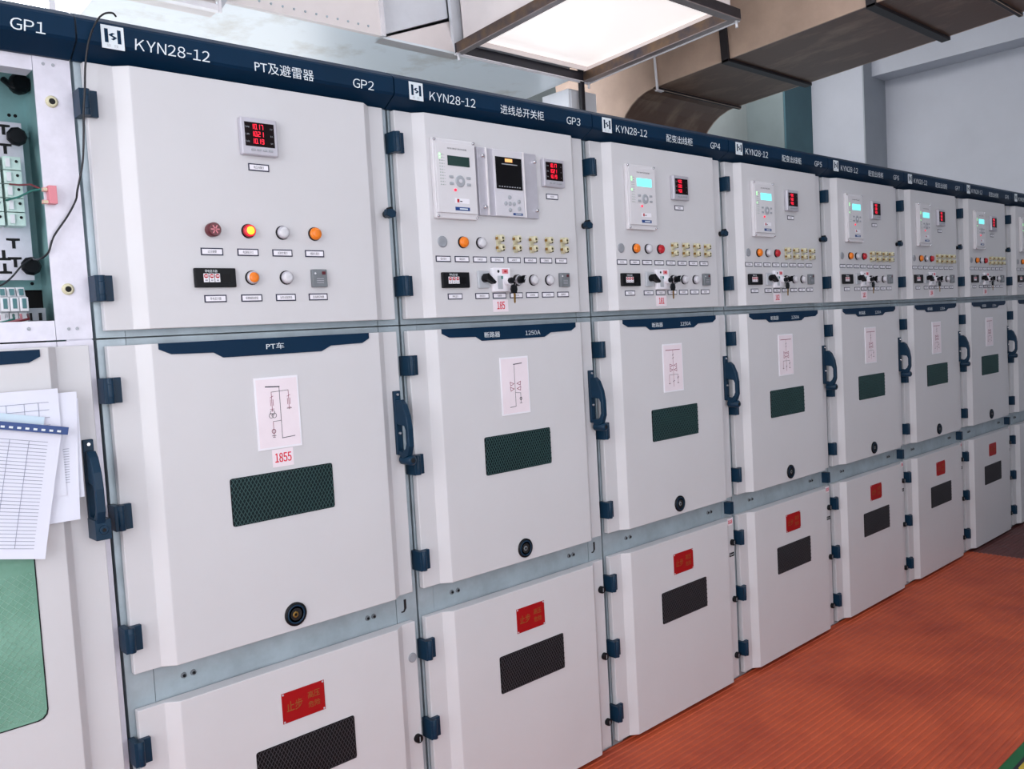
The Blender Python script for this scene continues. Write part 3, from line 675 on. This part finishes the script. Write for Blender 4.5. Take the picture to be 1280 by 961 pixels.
HEAD = {2: 'PT及避雷器', 3: '进线总开关柜'}
TAG = {3: '185', 4: '181', 5: '182', 6: '183', 7: '184', 8: '186', 9: '187'}
ORD = {1: 'leftmost cabinet, its upper compartment open and papers hung on its door, marked GP1',
       2: 'switchgear cabinet marked GP2 with a glowing red lamp and no relay',
       3: 'switchgear cabinet marked GP3 with a relay beside a black screened recorder',
       4: 'switchgear cabinet marked GP4, next right of the one with the recorder',
       5: 'switchgear cabinet marked GP5, second right of the one with the recorder',
       6: 'switchgear cabinet marked GP6, third right of the one with the recorder',
       7: 'switchgear cabinet marked GP7, fourth right of the one with the recorder',
       8: 'switchgear cabinet marked GP8, last one seen whole at the right',
       9: 'switchgear cabinet cut off by the right edge of the photo, beyond GP8'}
def cabinet(n):
    b0 = B[n]; w = 0.807 if n == 2 else 0.8; r = w - 0.8; k2 = 'w' if n == 2 else ''
    C = empty('switchgear_cabinet', (b0, 0, 0), ORD[n], 'electrical cabinet', 'row of switchgear cabinets')
    # galvanised frame
    fo = 0.003 if n == 2 else 0.010; fn_ = 0.003 if n == 1 else 0.010
    def body(b):
        b.box(0.003 + fo, w - 0.003 + fn_, FY + 0.05, 1.5, 0.0, 2.2, 'galvanised')
    if n > 1: part('body', 'body' + k2, body, C)
    def post(x0, x1):
        d = 0.05 if n > 1 else 0.004
        return lambda b: (b.box(x0, x1, FY, FY + d, 0.0, 1.5215, g), b.box(x0, x1, FY, FY + d, 1.525, 2.13, g), b.box(x0 + .02, x1 - .001, FY + d, FY + d + .01, 0, 2.13, g))
    fo = 0.003 if n == 2 else 0.010; fn_ = 0.003 if n == 1 else 0.010; g = 'galvanised' if n > 1 else 'galvanised_bright'; kk = '%s%d%d' % (k2, n == 1, n > 2)
    if n > 1: part('frame_post', 'postl' + kk, post(0.0035 + fo, 0.068), C)
    part('frame_post', 'postr' + kk, post(0.738 + r if n > 1 else 0.7265, w - 0.0035 + fn_), C)
    zr = ((1.525, 1.56, 'rt'), (1.49, 1.5215, 'rm'), (0.62, 0.85, 'rl')) if n > 1 else ((1.525, 1.5665, 'rt'), (1.49, 1.5215, 'rm'), (2.092, 2.13, 'rtop'))
    for z0, z1, k in zr:
        nbox('frame_rail', k + k2 + str(n == 1), C, (0, 0, 0), 0.0695 if n > 1 else 0.0, 0.7365 + r if n > 1 else 0.7255, FY + 0.0015, FY + 0.05, z0, z1, m=g)
    if n > 1:
        for u in (0.137, 0.160, 0.641 + r, 0.661 + r):
            part('frame_bolt', 'fbolt', lambda b: (b.lathe((0, 0, 0), [(0.0075, 0.0015), (0.0065, -0.003)], 'comb_grey', 8), b.lathe((0, 0, 0), [(0.004, -0.003), (0.0035, -0.005)], 'black_plastic', 8)), C, (u, FY, 0.725))
        part('door_catch', 'catch' + str(n > 3), (lambda b: b.box(-0.012, 0.012, 0.0, 0.03, -0.024, 0.024, 'hinge_navy')) if n > 3 else (lambda b: b.prism([(-0.002, 0.022), (0.006, 0.022), (0.006, -0.004), (-0.002, -0.014), (-0.012, -0.014), (-0.012, -0.010), (-0.005, -0.010), (-0.002, -0.004)], 'y', -0.0008, 0.002, 'duct_seam')), C, (0.765 + r, FY - (0.03 if n > 3 else 0), 0.724))
    # header
    H = part('header', 'header' + k2, header(w), C)
    L = part('logo_plate', 'logo', logo, H, (0.050, -0.015, 2.168))
    part('lettering', 'kyn', lambda b: b.text('KYN28-12', 0.119, 0.288, 2.150, 2.175, -0.0156, 'text_white', 0.002), H)
    if n > 1: part('lettering', 'head' + HEAD.get(n, 'x'), lambda b: b.text(HEAD.get(n, '配变出线柜'), 0.40 if n != 3 else 0.388, 0.560 if n != 3 else 0.572, 2.147, 2.175, -0.0156, 'text_white'), H)
    s = 'GP%d' % n
    part('lettering', s, lambda b: b.text(s, 0.675, 0.740, 2.150, 2.174, -0.0156, 'text_white', 0.002), H)
    if n == 1:
        return C
    # doors
    U = part('upper_door', 'updoor' + k2, lambda b: door_mesh(b, w, 1.540, 2.119), C, bevel=0.0018)
    M = part('middle_door', 'middoor' + k2, lambda b: door_mesh(b, w, 0.768, 1.5065), C, bevel=0.0018)
    D = part('lower_door', 'lowdoor' + k2, lambda b: door_mesh(b, w, 0.022, 0.684), C, bevel=0.0018)
    for z in (2.028, 1.632): part('hinge', 'hinge', hinge, U, (0, 0, z), 0.001)
    for z in (1.409, 1.128, 0.853): part('hinge', 'hinge', hinge, M, (0, 0, z), 0.001)
    for z in (0.594, 0.362, 0.130): part('hinge', 'hinge', hinge, D, (0, 0, z), 0.001)
    part('wing_latch', 'wing', wing_latch, U, (0.770 + r, 0, 1.829), 0.001)
    for i, z in enumerate((0.583, 0.348, 0.114)):
        if n == 2 and i == 0: part('grey_plug', 'plug', plug_grey, D, (0.765 + r, 0, z), label='grey plastic plug')
        else: part('round_lock', 'rlock', lock_round, D, (0.765 + r, 0, z))
    # middle door fittings
    bn = part('name_banner', 'banner', banner(''), M, (0, 0, 0))
    if n == 2: part('banner_lettering', 'bt2', lambda b: b.text('PT车', 0.383, 0.431, 1.478, 1.494, -0.0034, 'text_white'), M)
    else:
        part('banner_lettering', 'bt3', lambda b: (b.text('断路器', 0.283, 0.345, 1.474, 1.491, -0.0034, 'text_white'), b.text('1250A', 0.452, 0.516, 1.4745, 1.488, -0.0034, 'text_white')), M)
    kind = 'pt' if n == 2 else 'in' if n == 3 else 'out'
    part('diagram_card', 'diag' + kind, diagram(kind), M, (0.4035 if n == 2 else 0.398, 0, 1.321))
    vent(M, 0.405 if n == 2 else 0.400, 1.117, 'dark_grille_back', 'grille_wire', 'mid')
    part('crank_socket', 'keyhole', keyhole, M, (0.411 if n == 2 else 0.402, 0, 0.809))
    part('socket_core', 'kcore' + k2, lambda b: (b.lathe((0, 0, 0), [(0.0085, -0.0054), (0.007, -0.0062), (0.005, -0.0064)], 'brass' if n == 2 else 'comb_grey', 8, smooth=False), b.lathe((0, 0, 0), [(0.004, -0.0064), (0.0038, -0.0068)], 'black_plastic', 6)), M, (0.409 if n == 2 else 0.400, 0, 0.809))
    hd = part('door_handle', 'handle', handle, C, (0.765 + r, 0, 1.194), 0.002)
    part('lock_knob', 'hknob', handle_knob, hd, (0.004, 0, 0))
    for z in (0.138, 0.030): part('handle_screw', 'hscrew', lambda b: b.lathe((0, 0, 0), [(0.0045, 0.012), (0.0035, 0.009)], 'chrome', 8), hd, (0, 0, z))
    if n == 2: part('number_sticker', 'num1855', lambda b: (b.box(-0.0285, 0.0285, -0.0006, 0, -0.022, 0.022, 'pink_card'), b.text('1855', -0.022, 0.022, -0.011, 0.012, -0.0008, 'red_ink')), M, (0.408, 0, 1.208))
    # lower door fittings
    vent(D, 0.419 if n == 2 else 0.410, 0.438, 'dark_grille_lower', 'grille_wire_lower', 'low')
    part('warning_plate', 'warn', warning, D, (0.416 if n == 2 else 0.410, 0, 0.580 if n == 2 else 0.586), label='red enamel warning plate')
    if n > 3:
        t = TAG[n][:3] + '8'
        part('number_sticker', 'st' + t, lambda b: (b.box(-0.018, 0.018, -0.0006, 0, -0.013, 0.013, 'pink_card'), b.text(t, -0.014, 0.014, -0.007, 0.008, -0.0008, 'red_ink')), D, (0.757, SY - 0.0006, 0.668))
        part('black_label', 'blab', lambda b: (b.box(-0.016, 0.016, -0.001, 0, -0.008, 0.008, 'black_plastic'), b.ring((-0.008, 0), 0.004, 0.0012, -0.0012, 'text_white', 8), b.box(0.0, 0.012, -0.0013, -0.001, -0.001, 0.001, 'text_white')), D, (0.762, SY, 0.533))
    # instruments
    if n == 2:
        meter(C, 0.400, 1.992, ('10.17', '10.21', '10.19'), ('Ua', 'Ub', 'Uc'), 'pt'); plate(C, 0.399, 1.921, '电压测量仪')
        bz = part('buzzer', 'cap', cap, C, (0.268, 0, 1.765), label='dark red round buzzer')
        lamp(C, 0.359, 1.766, 'lit_red_lens', 'glowing red lamp', 'red_lens', True)
        lamp(C, 0.449, 1.765, 'white_lens', 'white lamp'); lamp(C, 0.539, 1.765, 'orange_lens', 'orange lamp', 'orange_lens')
        for u, t in zip((0.265, 0.355, 0.446, 0.536), ('过压报警', '电源指示灯', '试验位置灯', '储能位置灯')): plate(C, u, 1.715, t)
        counter(C, 0.266, 1.6535, ''); comb(C, 0.541, 1.652)
        lamp(C, 0.360, 1.654, 'orange_lens', 'orange push button'); lamp(C, 0.451, 1.654, 'white_lens', 'white push button')
        for u, t in zip((0.265, 0.356, 0.447, 0.538), ('带电显示器', '报警解除按钮', '加热试验按钮', '温湿度控制器')): plate(C, u, 1.605, t)
        return C
    if n == 3:
        relay(C, 0.198, 1.936, False); recorder(C); meter(C, 0.606, 1.986, ('10.17', '10.21', '10.19'), ('Ua', 'Ub', 'Uc'), 'in')
        plate(C, 0.605, 1.913, '电压表')
        d0 = 0.0
        part('round_sensor', 'disc', lambda b: b.lathe((0, 0, 0), [(0.0165, 0), (0.0165, -0.0025), (0.014, -0.004)], 'grey_disc', 20), C, (0.146, 0, 1.757), label='grey round sensor cap')
        lamp(C, 0.221, 1.757, 'orange_lens', 'orange lamp', 'orange_lens'); lamp(C, 0.290, 1.757, 'white_lens', 'white lamp')
        for u in (0.361, 0.431, 0.501, 0.571, 0.641): test_terminal(C, u - 0.0, 1.757)
    else:
        relay(C, 0.244, 1.936, True); meter(C, 0.478, 1.985, ('400', '500', '400'), ('Ia', 'Ib', 'Ic'), 'out')
        plate(C, 0.478, 1.913, '电流表')
        d0 = -0.010
        part('round_sensor', 'disc', None, C, (0.134, 0, 1.757), label='grey round sensor cap')
        lamp(C, 0.212, 1.757, 'orange_lens', 'orange lamp', 'orange_lens'); lamp(C, 0.281, 1.757, 'white_lens', 'white lamp'); lamp(C, 0.351, 1.757, 'red_lens', 'red lamp', 'red_lens')
        for u in (0.428, 0.497, 0.566, 0.635): test_terminal(C, u, 1.757)
    T1 = ('弧光探头', '储能指示', '分闸指示', '保护电流' if n == 3 else '合闸指示', 'A相电流', 'B相电流', 'C相电流', '零序电流')
    for k, t in enumerate(T1): plate(C, 0.1455 + k * 0.0694 + d0, 1.708, t)
    counter(C, 0.183 + d0, 1.6465, ''); rotary(C, 0.290 + d0, 1.648); interlock(C, 0.358 + d0, 1.647); keyswitch(C, 0.430 + d0, 1.646)
    lamp(C, 0.499 + d0, 1.646, 'white_lens', 'white push button'); lamp(C, 0.570 + d0, 1.646, 'white_lens', 'white push button'); comb(C, 0.636 + d0, 1.646)
    T2 = ((0.181, '带电显示'), (0.285, '就地远方'), (0.354, '电磁锁'), (0.424, '照明开关'), (0.493, '合闸按钮'), (0.563, '分闸按钮'), (0.632, '温湿度控'))
    for u, t in T2: plate(C, u + d0, 1.5995, t)
    t = TAG[n]
    part('number_sticker', 'tag' + t, lambda b: (b.box(-0.031, 0.031, -0.0006, 0, -0.0185, 0.0185, 'pink_card'), b.text(t, -0.015, 0.016, -0.011, 0.012, -0.0008, 'red_ink')), C, (0.357 + d0, 0, 1.569))
    key_thing(n, b0 + 0.385 + d0, 1.600)
    return C
CAB = {n: cabinet(n) for n in range(1, 10)}

# ------------------------------------------------------------------ the open leftmost cabinet
C = CAB[1]; b0 = B[1]
mb = MB()
mb.box(0.003, 0.797, 1.47, 1.5, 0.0, 2.2, 'galvanised'); mb.box(0.003, 0.02, FY + .05, 1.47, 0, 2.2, 'galvanised'); mb.box(0.78, 0.797, FY + .05, 1.47, 0, 2.2, 'galvanised')
mb.box(0.02, 0.78, FY + .05, 1.47, 2.17, 2.2, 'galvanised'); mb.box(0.02, 0.78, 0.40, 1.47, 1.49, 1.52, 'galvanised')
mb.box(0.02, 0.78, 0.095, 0.40, 1.49, 1.50, 'galvanised')
link('body', mb.mesh('body'), C)
mb = MB(); mb.box(0.003, 0.066, FY, FY + .05, 0, 2.13, 'galvanised_bright'); link('frame_post', mb.mesh('frame_post'), C)
mb = MB(); mb.box(0.02, 0.78, 0.300, 0.306, 1.65, 2.17, 'teal_steel'); mb.box(0.772, 0.78, 0.10, 0.30, 1.52, 2.17, 'teal_steel')
for (u, z) in ((0.735, 2.055), (0.748, 2.055), (0.752, 1.90), (0.752, 1.665)): mb.lathe((u, 0.30, z), [(0.004, 0), (0.004, -0.001)], 'void_black', 10)
mb.box(0.02, 0.77, 0.285, 0.30, 2.005, 2.02, 'teal_steel')
link('back_panel', mb.mesh('back_panel'), C, label='teal painted steel panel')
mb = MB(); mb.box(0.02, 0.78, 0.32, 0.33, 1.50, 1.65, 'void_black'); link('dark_recess', mb.mesh('dark_recess'), C)
P = nbox('mounting_plate', 'mp', C, (0, 0, 0), 0.06, 0.744, 0.240, 0.244, 1.668, 2.025, m='galvanised_bright', bevel=0.001, label='pale plate punched with T slots')
for i in range(7):
    for z in (2.012 - 0.0425 * j for j in range(9)):
        u = 0.706 - i * 0.09
        if z < 1.69 or (1.78 < z < 1.93 and i == 0): continue
        part('t_slot', 'tslot', lambda b: b.prism([(-0.014, 0.006), (0.014, 0.006), (0.014, 0.001), (0.004, 0.000), (0.004, -0.017), (-0.003, -0.017), (-0.003, 0.000), (-0.014, 0.001)], 'y', -0.0006, 0.001, 'void_black'), P, (u, 0.2398, z))
for i in range(4):
    for z in (1.735, 1.705): part('t_slot', 'tslot2', lambda b: b.prism([(-0.014, -0.010), (0.014, -0.010), (0.014, -0.005), (0.004, -0.004), (0.004, 0.013), (-0.003, 0.013), (-0.003, -0.004), (-0.014, -0.005)], 'y', -0.0006, 0.001, 'void_black'), P, (0.684 - i * .09, 0.2398, z - .012))
for z, lab in ((1.985, 1), (1.697, 2)):
    part('clamp_knob', 'ck', lambda b: b.lathe((0, 0, 0), [(0.008, 0.03), (0.008, 0.0), (0.019, 0.0), (0.021, -0.006), (0.021, -0.014), (0.016, -0.020)], 'black_plastic', 9, smooth=False), C, (0.723 if z > 1.8 else 0.729, 0.212, z))
part('clamp_knob', 'ck2', lambda b: (b.lathe((0, 0, 0), [(0.022, 0.0), (0.024, -0.02), (0.018, -0.03)], 'black_plastic', 12), b.tube([(-0.03, 0, 0.01), (-0.015, -0.02, -0.012), (0.01, -0.025, -0.016)], 0.007, 'black_plastic', 8)), C, (0.752, 0.27, 2.118))
# terminal blocks on the plate
for k in range(5):
    for i in range(6):
        T = part('terminal_block', 'tb', lambda b: (b.box(-0.018, 0.018, -0.040, 0, -0.0145, 0.0145, 'terminal_teal'), b.box(-0.014, -0.004, -0.044, -0.040, -0.010, 0.010, 'mcb_white'), b.lathe((0.009, -0.040, 0.004), [(0.004, 0), (0.004, -0.001)], 'void_black', 8)), C, (0.708 - i * 0.042, 0.240, 1.925 - k * 0.031), 0.0008)
for i in range(3):
    mb_key = 'mcb'
    def mcb(b):
        b.prism([(0.0, -0.040), (-0.062, -0.040), (-0.062, -0.012), (-0.078, -0.010), (-0.078, 0.020), (-0.060, 0.024), (-0.052, 0.044), (0.0, 0.044)], 'x', -0.0085, 0.0085, 'mcb_white')
    Q = part('circuit_breaker', 'mcb', mcb, C, (0.694 - i * 0.0185, 0.22, 1.603), 0.0012)
    part('toggle', 'mcbt', lambda b: b.box(-0.004, 0.004, -0.0795, -0.0775, -0.004, 0.018, 'mcb_teal'), Q)
    part('terminal_cap', 'mcbc', lambda b: b.box(-0.004, 0.004, -0.064, -0.052, 0.026, 0.040, 'mcb_teal'), Q)
part('relay_socket', 'rsock', lambda b: (b.box(-0.024, 0.016, -0.05, 0, -0.030, 0.0, 'grey_button'), b.box(-0.018, -0.012, -0.051, -0.05, -0.028, -0.010, 'void_black'), b.box(0.0, 0.008, -0.051, -0.05, -0.028, -0.010, 'void_black')), C, (0.724, 0.21, 1.600), 0.001)
nbox('cable_tray', 'ctray', C, (0, 0, 0), 0.02, 0.74, 0.15, 0.24, 1.545, 1.556, m='galvanised')
for z, g_ in ((2.030, 1), (1.633, 2)):
    part('door_socket', 'dsock', lambda b: (b.lathe((0, 0, 0), [(0.0125, 0.0), (0.0125, -0.003), (0.009, -0.005)], 'cream_terminal', 18), b.lathe((0, 0, 0), [(0.0065, -0.005), (0.006, -0.0055)], 'void_black', 12)), C, (0.757, FY, z))
part('rail_screw', 'rs', lambda b: b.lathe((0, 0, 0), [(0.004, 0.001), (0.003, -0.002)], 'grey_button', 8), C, (0.675, FY, 1.551))
for u, z in ((0.752, 1.548), (0.769, 1.548), (0.747, 2.108), (0.766, 2.108)): part('rail_screw', 'rs', None, C, (u, FY, z))
part('fuse_holder', 'fuse', lambda b: (b.box(-0.002, 0.014, -0.020, 0.0, -0.020, 0.018, 'pink_plastic'), b.box(-0.012, -0.002, -0.014, -0.004, 0.006, 0.014, 'cream_terminal'), b.box(-0.014, -0.002, -0.014, -0.004, -0.020, -0.012, 'cream_terminal')), C, (0.733, FY, 1.832), 0.001, label='small pink fuse holder')
part('wire', 'w1', lambda b: b.tube([(0.70, 0.20, 1.878), (0.712, 0.17, 1.872), (0.722, 0.12, 1.866), (0.728, 0.06, 1.846)], 0.0022, 'wire_red', 6), C, label='dark red wire')
part('wire', 'w2', lambda b: b.tube([(0.69, 0.20, 1.842), (0.706, 0.16, 1.844), (0.720, 0.10, 1.850), (0.728, 0.05, 1.846)], 0.0022, 'wire_green', 6), C, label='green wire')
for i, m_ in enumerate(('wire_pink', 'mcb_white', 'wire_green', 'wire_pink', 'wire_red')):
    part('wire', 'wl%d' % i, lambda b: b.tube([(0.64 + i * 0.014, 0.13, 1.585), (0.634 + i * .014, 0.10, 1.574), (0.60 + i * 0.012, 0.10, 1.566)], 0.0028, m_, 6), C)

# its long lower door, with the green window
DL = part('lower_door', 'longdoor', lambda b: b.prism([(0.020, FY - .002), (0.020, SY), (0.080, SY), (0.108, 0), (0.697, 0), (0.716, SY), (0.783, SY), (0.783, FY - .002)], 'z', 0.022, 1.511, 'door_paint'), C, bevel=0.0018)
def gw(b, d=0.0):
    pts = []; r = 0.02
    x0, x1, z0, z1 = 0.19 + d, 0.634 - d, 0.742 + d, 1.26 - d
    for cx, cz, a0 in ((x1 - r, z1 - r, 0), (x0 + r, z1 - r, 90), (x0 + r, z0 + r, 180), (x1 - r, z0 + r, 270)):
        for k in range(4):
            a = math.radians(a0 + k * 30); pts.append((cx + r * math.cos(a), cz + r * math.sin(a)))
    return pts
part('viewing_window', 'gwin', lambda b: (b.prism(gw(b, -0.003), 'y', -0.001, 0.001, 'black_plastic'), b.prism(gw(b), 'y', -0.0025, 0.0, 'green_glass')), DL, label='green tinted viewing window')
def gm(b):
    for s in (1, -1):
        x = 0.0
        while x < 0.8:
            a0, a1 = max(0.195, x), min(0.628, x + 0.30)
            if a1 > a0:
                za, zb = 0.75 + (a0 - x) * 1.0, 0.75 + (a1 - x) * 1.0
                if s < 0: za, zb = 1.05 - (a0 - x), 1.05 - (a1 - x)
                b.line((a0, za), (a1, zb), 0.0009, -0.0026, 'glass_mesh', 0.0006)
            x += 0.016
part('wire_mesh', 'gmesh', gm, DL)
part('name_banner', 'banner', None, DL, (-0.002, 0, 0))
hd = part('door_handle', 'handle', None, C, (0.762, 0, 1.160), label='long navy lever handle')
part('lock_knob', 'hknob1', lambda b: (b.box(-0.016, 0.016, -0.030, SY, -0.066, -0.022, 'hinge_navy'), b.lathe((0, -0.030, -0.044), [(0.010, 0), (0.009, -0.004)], 'hinge_navy', 16), b.lathe((0, -0.034, -0.044), [(0.005, 0), (0.004, -0.0006)], 'void_black', 10)), hd, (0.004, 0, 0), 0.003)
part('handle_screw', 'hscrew', None, hd, (0, 0, 0.138))

# ------------------------------------------------------------------ papers hung on the door
def sheet_pts(x0, x1, z0, z1, y, skew, lift, nx=8, nz=10):
    vs = []
    for j in range(nz + 1):
        for i in range(nx + 1):
            s, t = i / nx, j / nz
            x = x0 + (x1 - x0) * s + skew * (1 - t)
            vs.append((x, y - lift * (1 - t) ** 2 * (0.6 + 0.4 * s) - 0.0015 * math.sin(s * 5 + t * 3), z0 + (z1 - z0) * t))
    return vs
def sheet(b, x0, x1, z0, z1, y, skew, lift, m):
    nx, nz = 8, 10
    vs = sheet_pts(x0, x1, z0, z1, y, skew, lift); k = len(vs)
    vs2 = [(v[0], v[1] + 0.0006, v[2]) for v in vs]
    fs = []
    for j in range(nz):
        for i in range(nx):
            a = j * (nx + 1) + i; fs.append((a, a + 1, a + nx + 2, a + nx + 1)); fs.append((a + k, a + nx + 1 + k, a + nx + 2 + k, a + 1 + k))
    rim = [i for i in range(nx + 1)] + [j * (nx + 1) + nx for j in range(1, nz + 1)] + [nz * (nx + 1) + i for i in range(nx - 1, -1, -1)] + [j * (nx + 1) for j in range(nz - 1, 0, -1)]
    fs += [(rim[i], rim[(i + 1) % len(rim)], rim[(i + 1) % len(rim)] + k, rim[i] + k) for i in range(len(rim))]
    b.add(vs + vs2, fs, m)
def grid_lines(b, x0, x1, z0, z1, y, skew, lift, rows, cols, m='print_line'):
    def P(s, t):
        return Vector((x0 + (x1 - x0) * s + skew * (1 - t), y - lift * (1 - t) ** 2 * (0.6 + 0.4 * s) - 0.0015 * math.sin(s * 5 + t * 3) - 0.0007, z0 + (z1 - z0) * t))
    for t in rows:
        q = [P(0.04 + 0.9 * k / 8, t) for k in range(9)]
        vs = []; 
        for p in q: vs += [tuple(p + Vector((0, 0, 0.0005))), tuple(p - Vector((0, 0, 0.0005)))]
        b.add(vs, [(2 * k, 2 * k + 1, 2 * k + 3, 2 * k + 2) for k in range(8)], m)
    t0, t1 = min(rows), max(rows)
    for s in cols:
        q = [P(s, t0 + (t1 - t0) * k / 8) for k in range(9)]
        vs = []
        for p in q: vs += [tuple(p + Vector((0.0005, 0, 0))), tuple(p - Vector((0.0005, 0, 0)))]
        b.add(vs, [(2 * k, 2 * k + 1, 2 * k + 3, 2 * k + 2) for k in range(8)], m)
e = empty('paper_bundle', (b0, 0, 0), 'bundle of white printed forms hung on the door of cabinet GP1', 'papers')
A = [  # x0,x1,z0,z1,y,skew,lift,mat
    (0.45, 0.744, 1.190, 1.400, -0.004, -0.004, 0.006, 'paper'),
    (0.45, 0.742, 1.145, 1.414, -0.006, -0.016, 0.010, 'paper'),
    (0.38, 0.705, 1.20, 1.424, -0.010, 0.0, 0.004, 'paper'),
    (-0.20, 0.190, -0.262, -0.004, -0.018, 0.0, 0.012, 'paper'),
    (-0.20, 0.155, -0.10, 0.026, -0.0145, 0.0, 0.002, 'paper_blue')]
for i, a in enumerate(A):
    mb = MB(); sheet(mb, *a); s = link('sheet', mb.mesh('sheet'), e)
    if i > 2: s.location = (0.518, 0, 1.374); s.rotation_euler = (0, 0.21, 0)
    mb = MB()
    if i == 3: grid_lines(mb, *a[:7], [0.08 + 0.84 * k / 30 for k in range(31)], [0.60, 0.68, 0.76, 0.85])
    elif i == 1: grid_lines(mb, *a[:7], [0.30 + 0.02 * k for k in range(14)], [0.5, 0.86, .9])
    elif i == 2: grid_lines(mb, *a[:7], [0.60 + 0.07 * k for k in range(5)], [0.5, 0.6, 0.7, 0.8, 0.88])
    else: continue
    link('printed_table', mb.mesh('printed_table'), s)
mb = MB(); mb.box(-0.20, 0.20, -0.006, 0.0, -0.008, 0.008, 'binder_blue')
for k in range(26): mb.box(-0.192 + k * 0.0148, -0.184 + k * 0.0148, -0.0068, -0.006, -0.0045, 0.0005, 'text_white')
s = link('binding_strip', mb.mesh('binding_strip', 0.0008), e, (0.518, -0.024, 1.376), label='blue comb binding strip'); s.rotation_euler = (0, 0.21, 0)

# ------------------------------------------------------------------ thin black cable looping over the header
pts = [(0.70, -0.012, 2.216), (0.690, -0.020, 2.219), (0.67, -0.026, 2.211), (0.653, -0.028, 2.191), (0.636, -0.024, 2.150), (0.627, -0.018, 2.10), (0.622, -0.018, 2.05), (0.617, -0.012, 2.00),
       (0.617, -0.002, 1.96), (0.613, 0.008, 1.90), (0.602, 0.022, 1.843), (0.600, 0.032, 1.823), (0.581, 0.034, 1.788), (0.551, 0.036, 1.744), (0.539, 0.04, 1.711), (0.530, 0.07, 1.700), (0.535, 0.14, 1.706), (0.545, 0.186, 1.714),
       (0.521, 0.186, 1.696), (0.498, 0.19, 1.669), (0.47, 0.19, 1.650), (0.40, 0.19, 1.63)]
# smooth the path with Catmull-Rom
sm = []
for i in range(len(pts) - 1):
    p0, p1, p2, p3 = [Vector(pts[max(0, min(len(pts) - 1, k))]) for k in (i - 1, i, i + 1, i + 2)]
    for k in range(4):
        t = k / 4
        sm.append(0.5 * ((2 * p1) + (p2 - p0) * t + (2 * p0 - 5 * p1 + 4 * p2 - p3) * t * t + (3 * p1 - p0 - 3 * p2 + p3) * t ** 3))
mb = MB(); mb.tube([tuple(p) for p in sm], 0.0022, 'cable_black', 6)
o = link('loose_cable', mb.mesh('loose_cable')); o['label'] = 'thin black cable looped over the header into the open cabinet GP1'; o['category'] = 'cable'
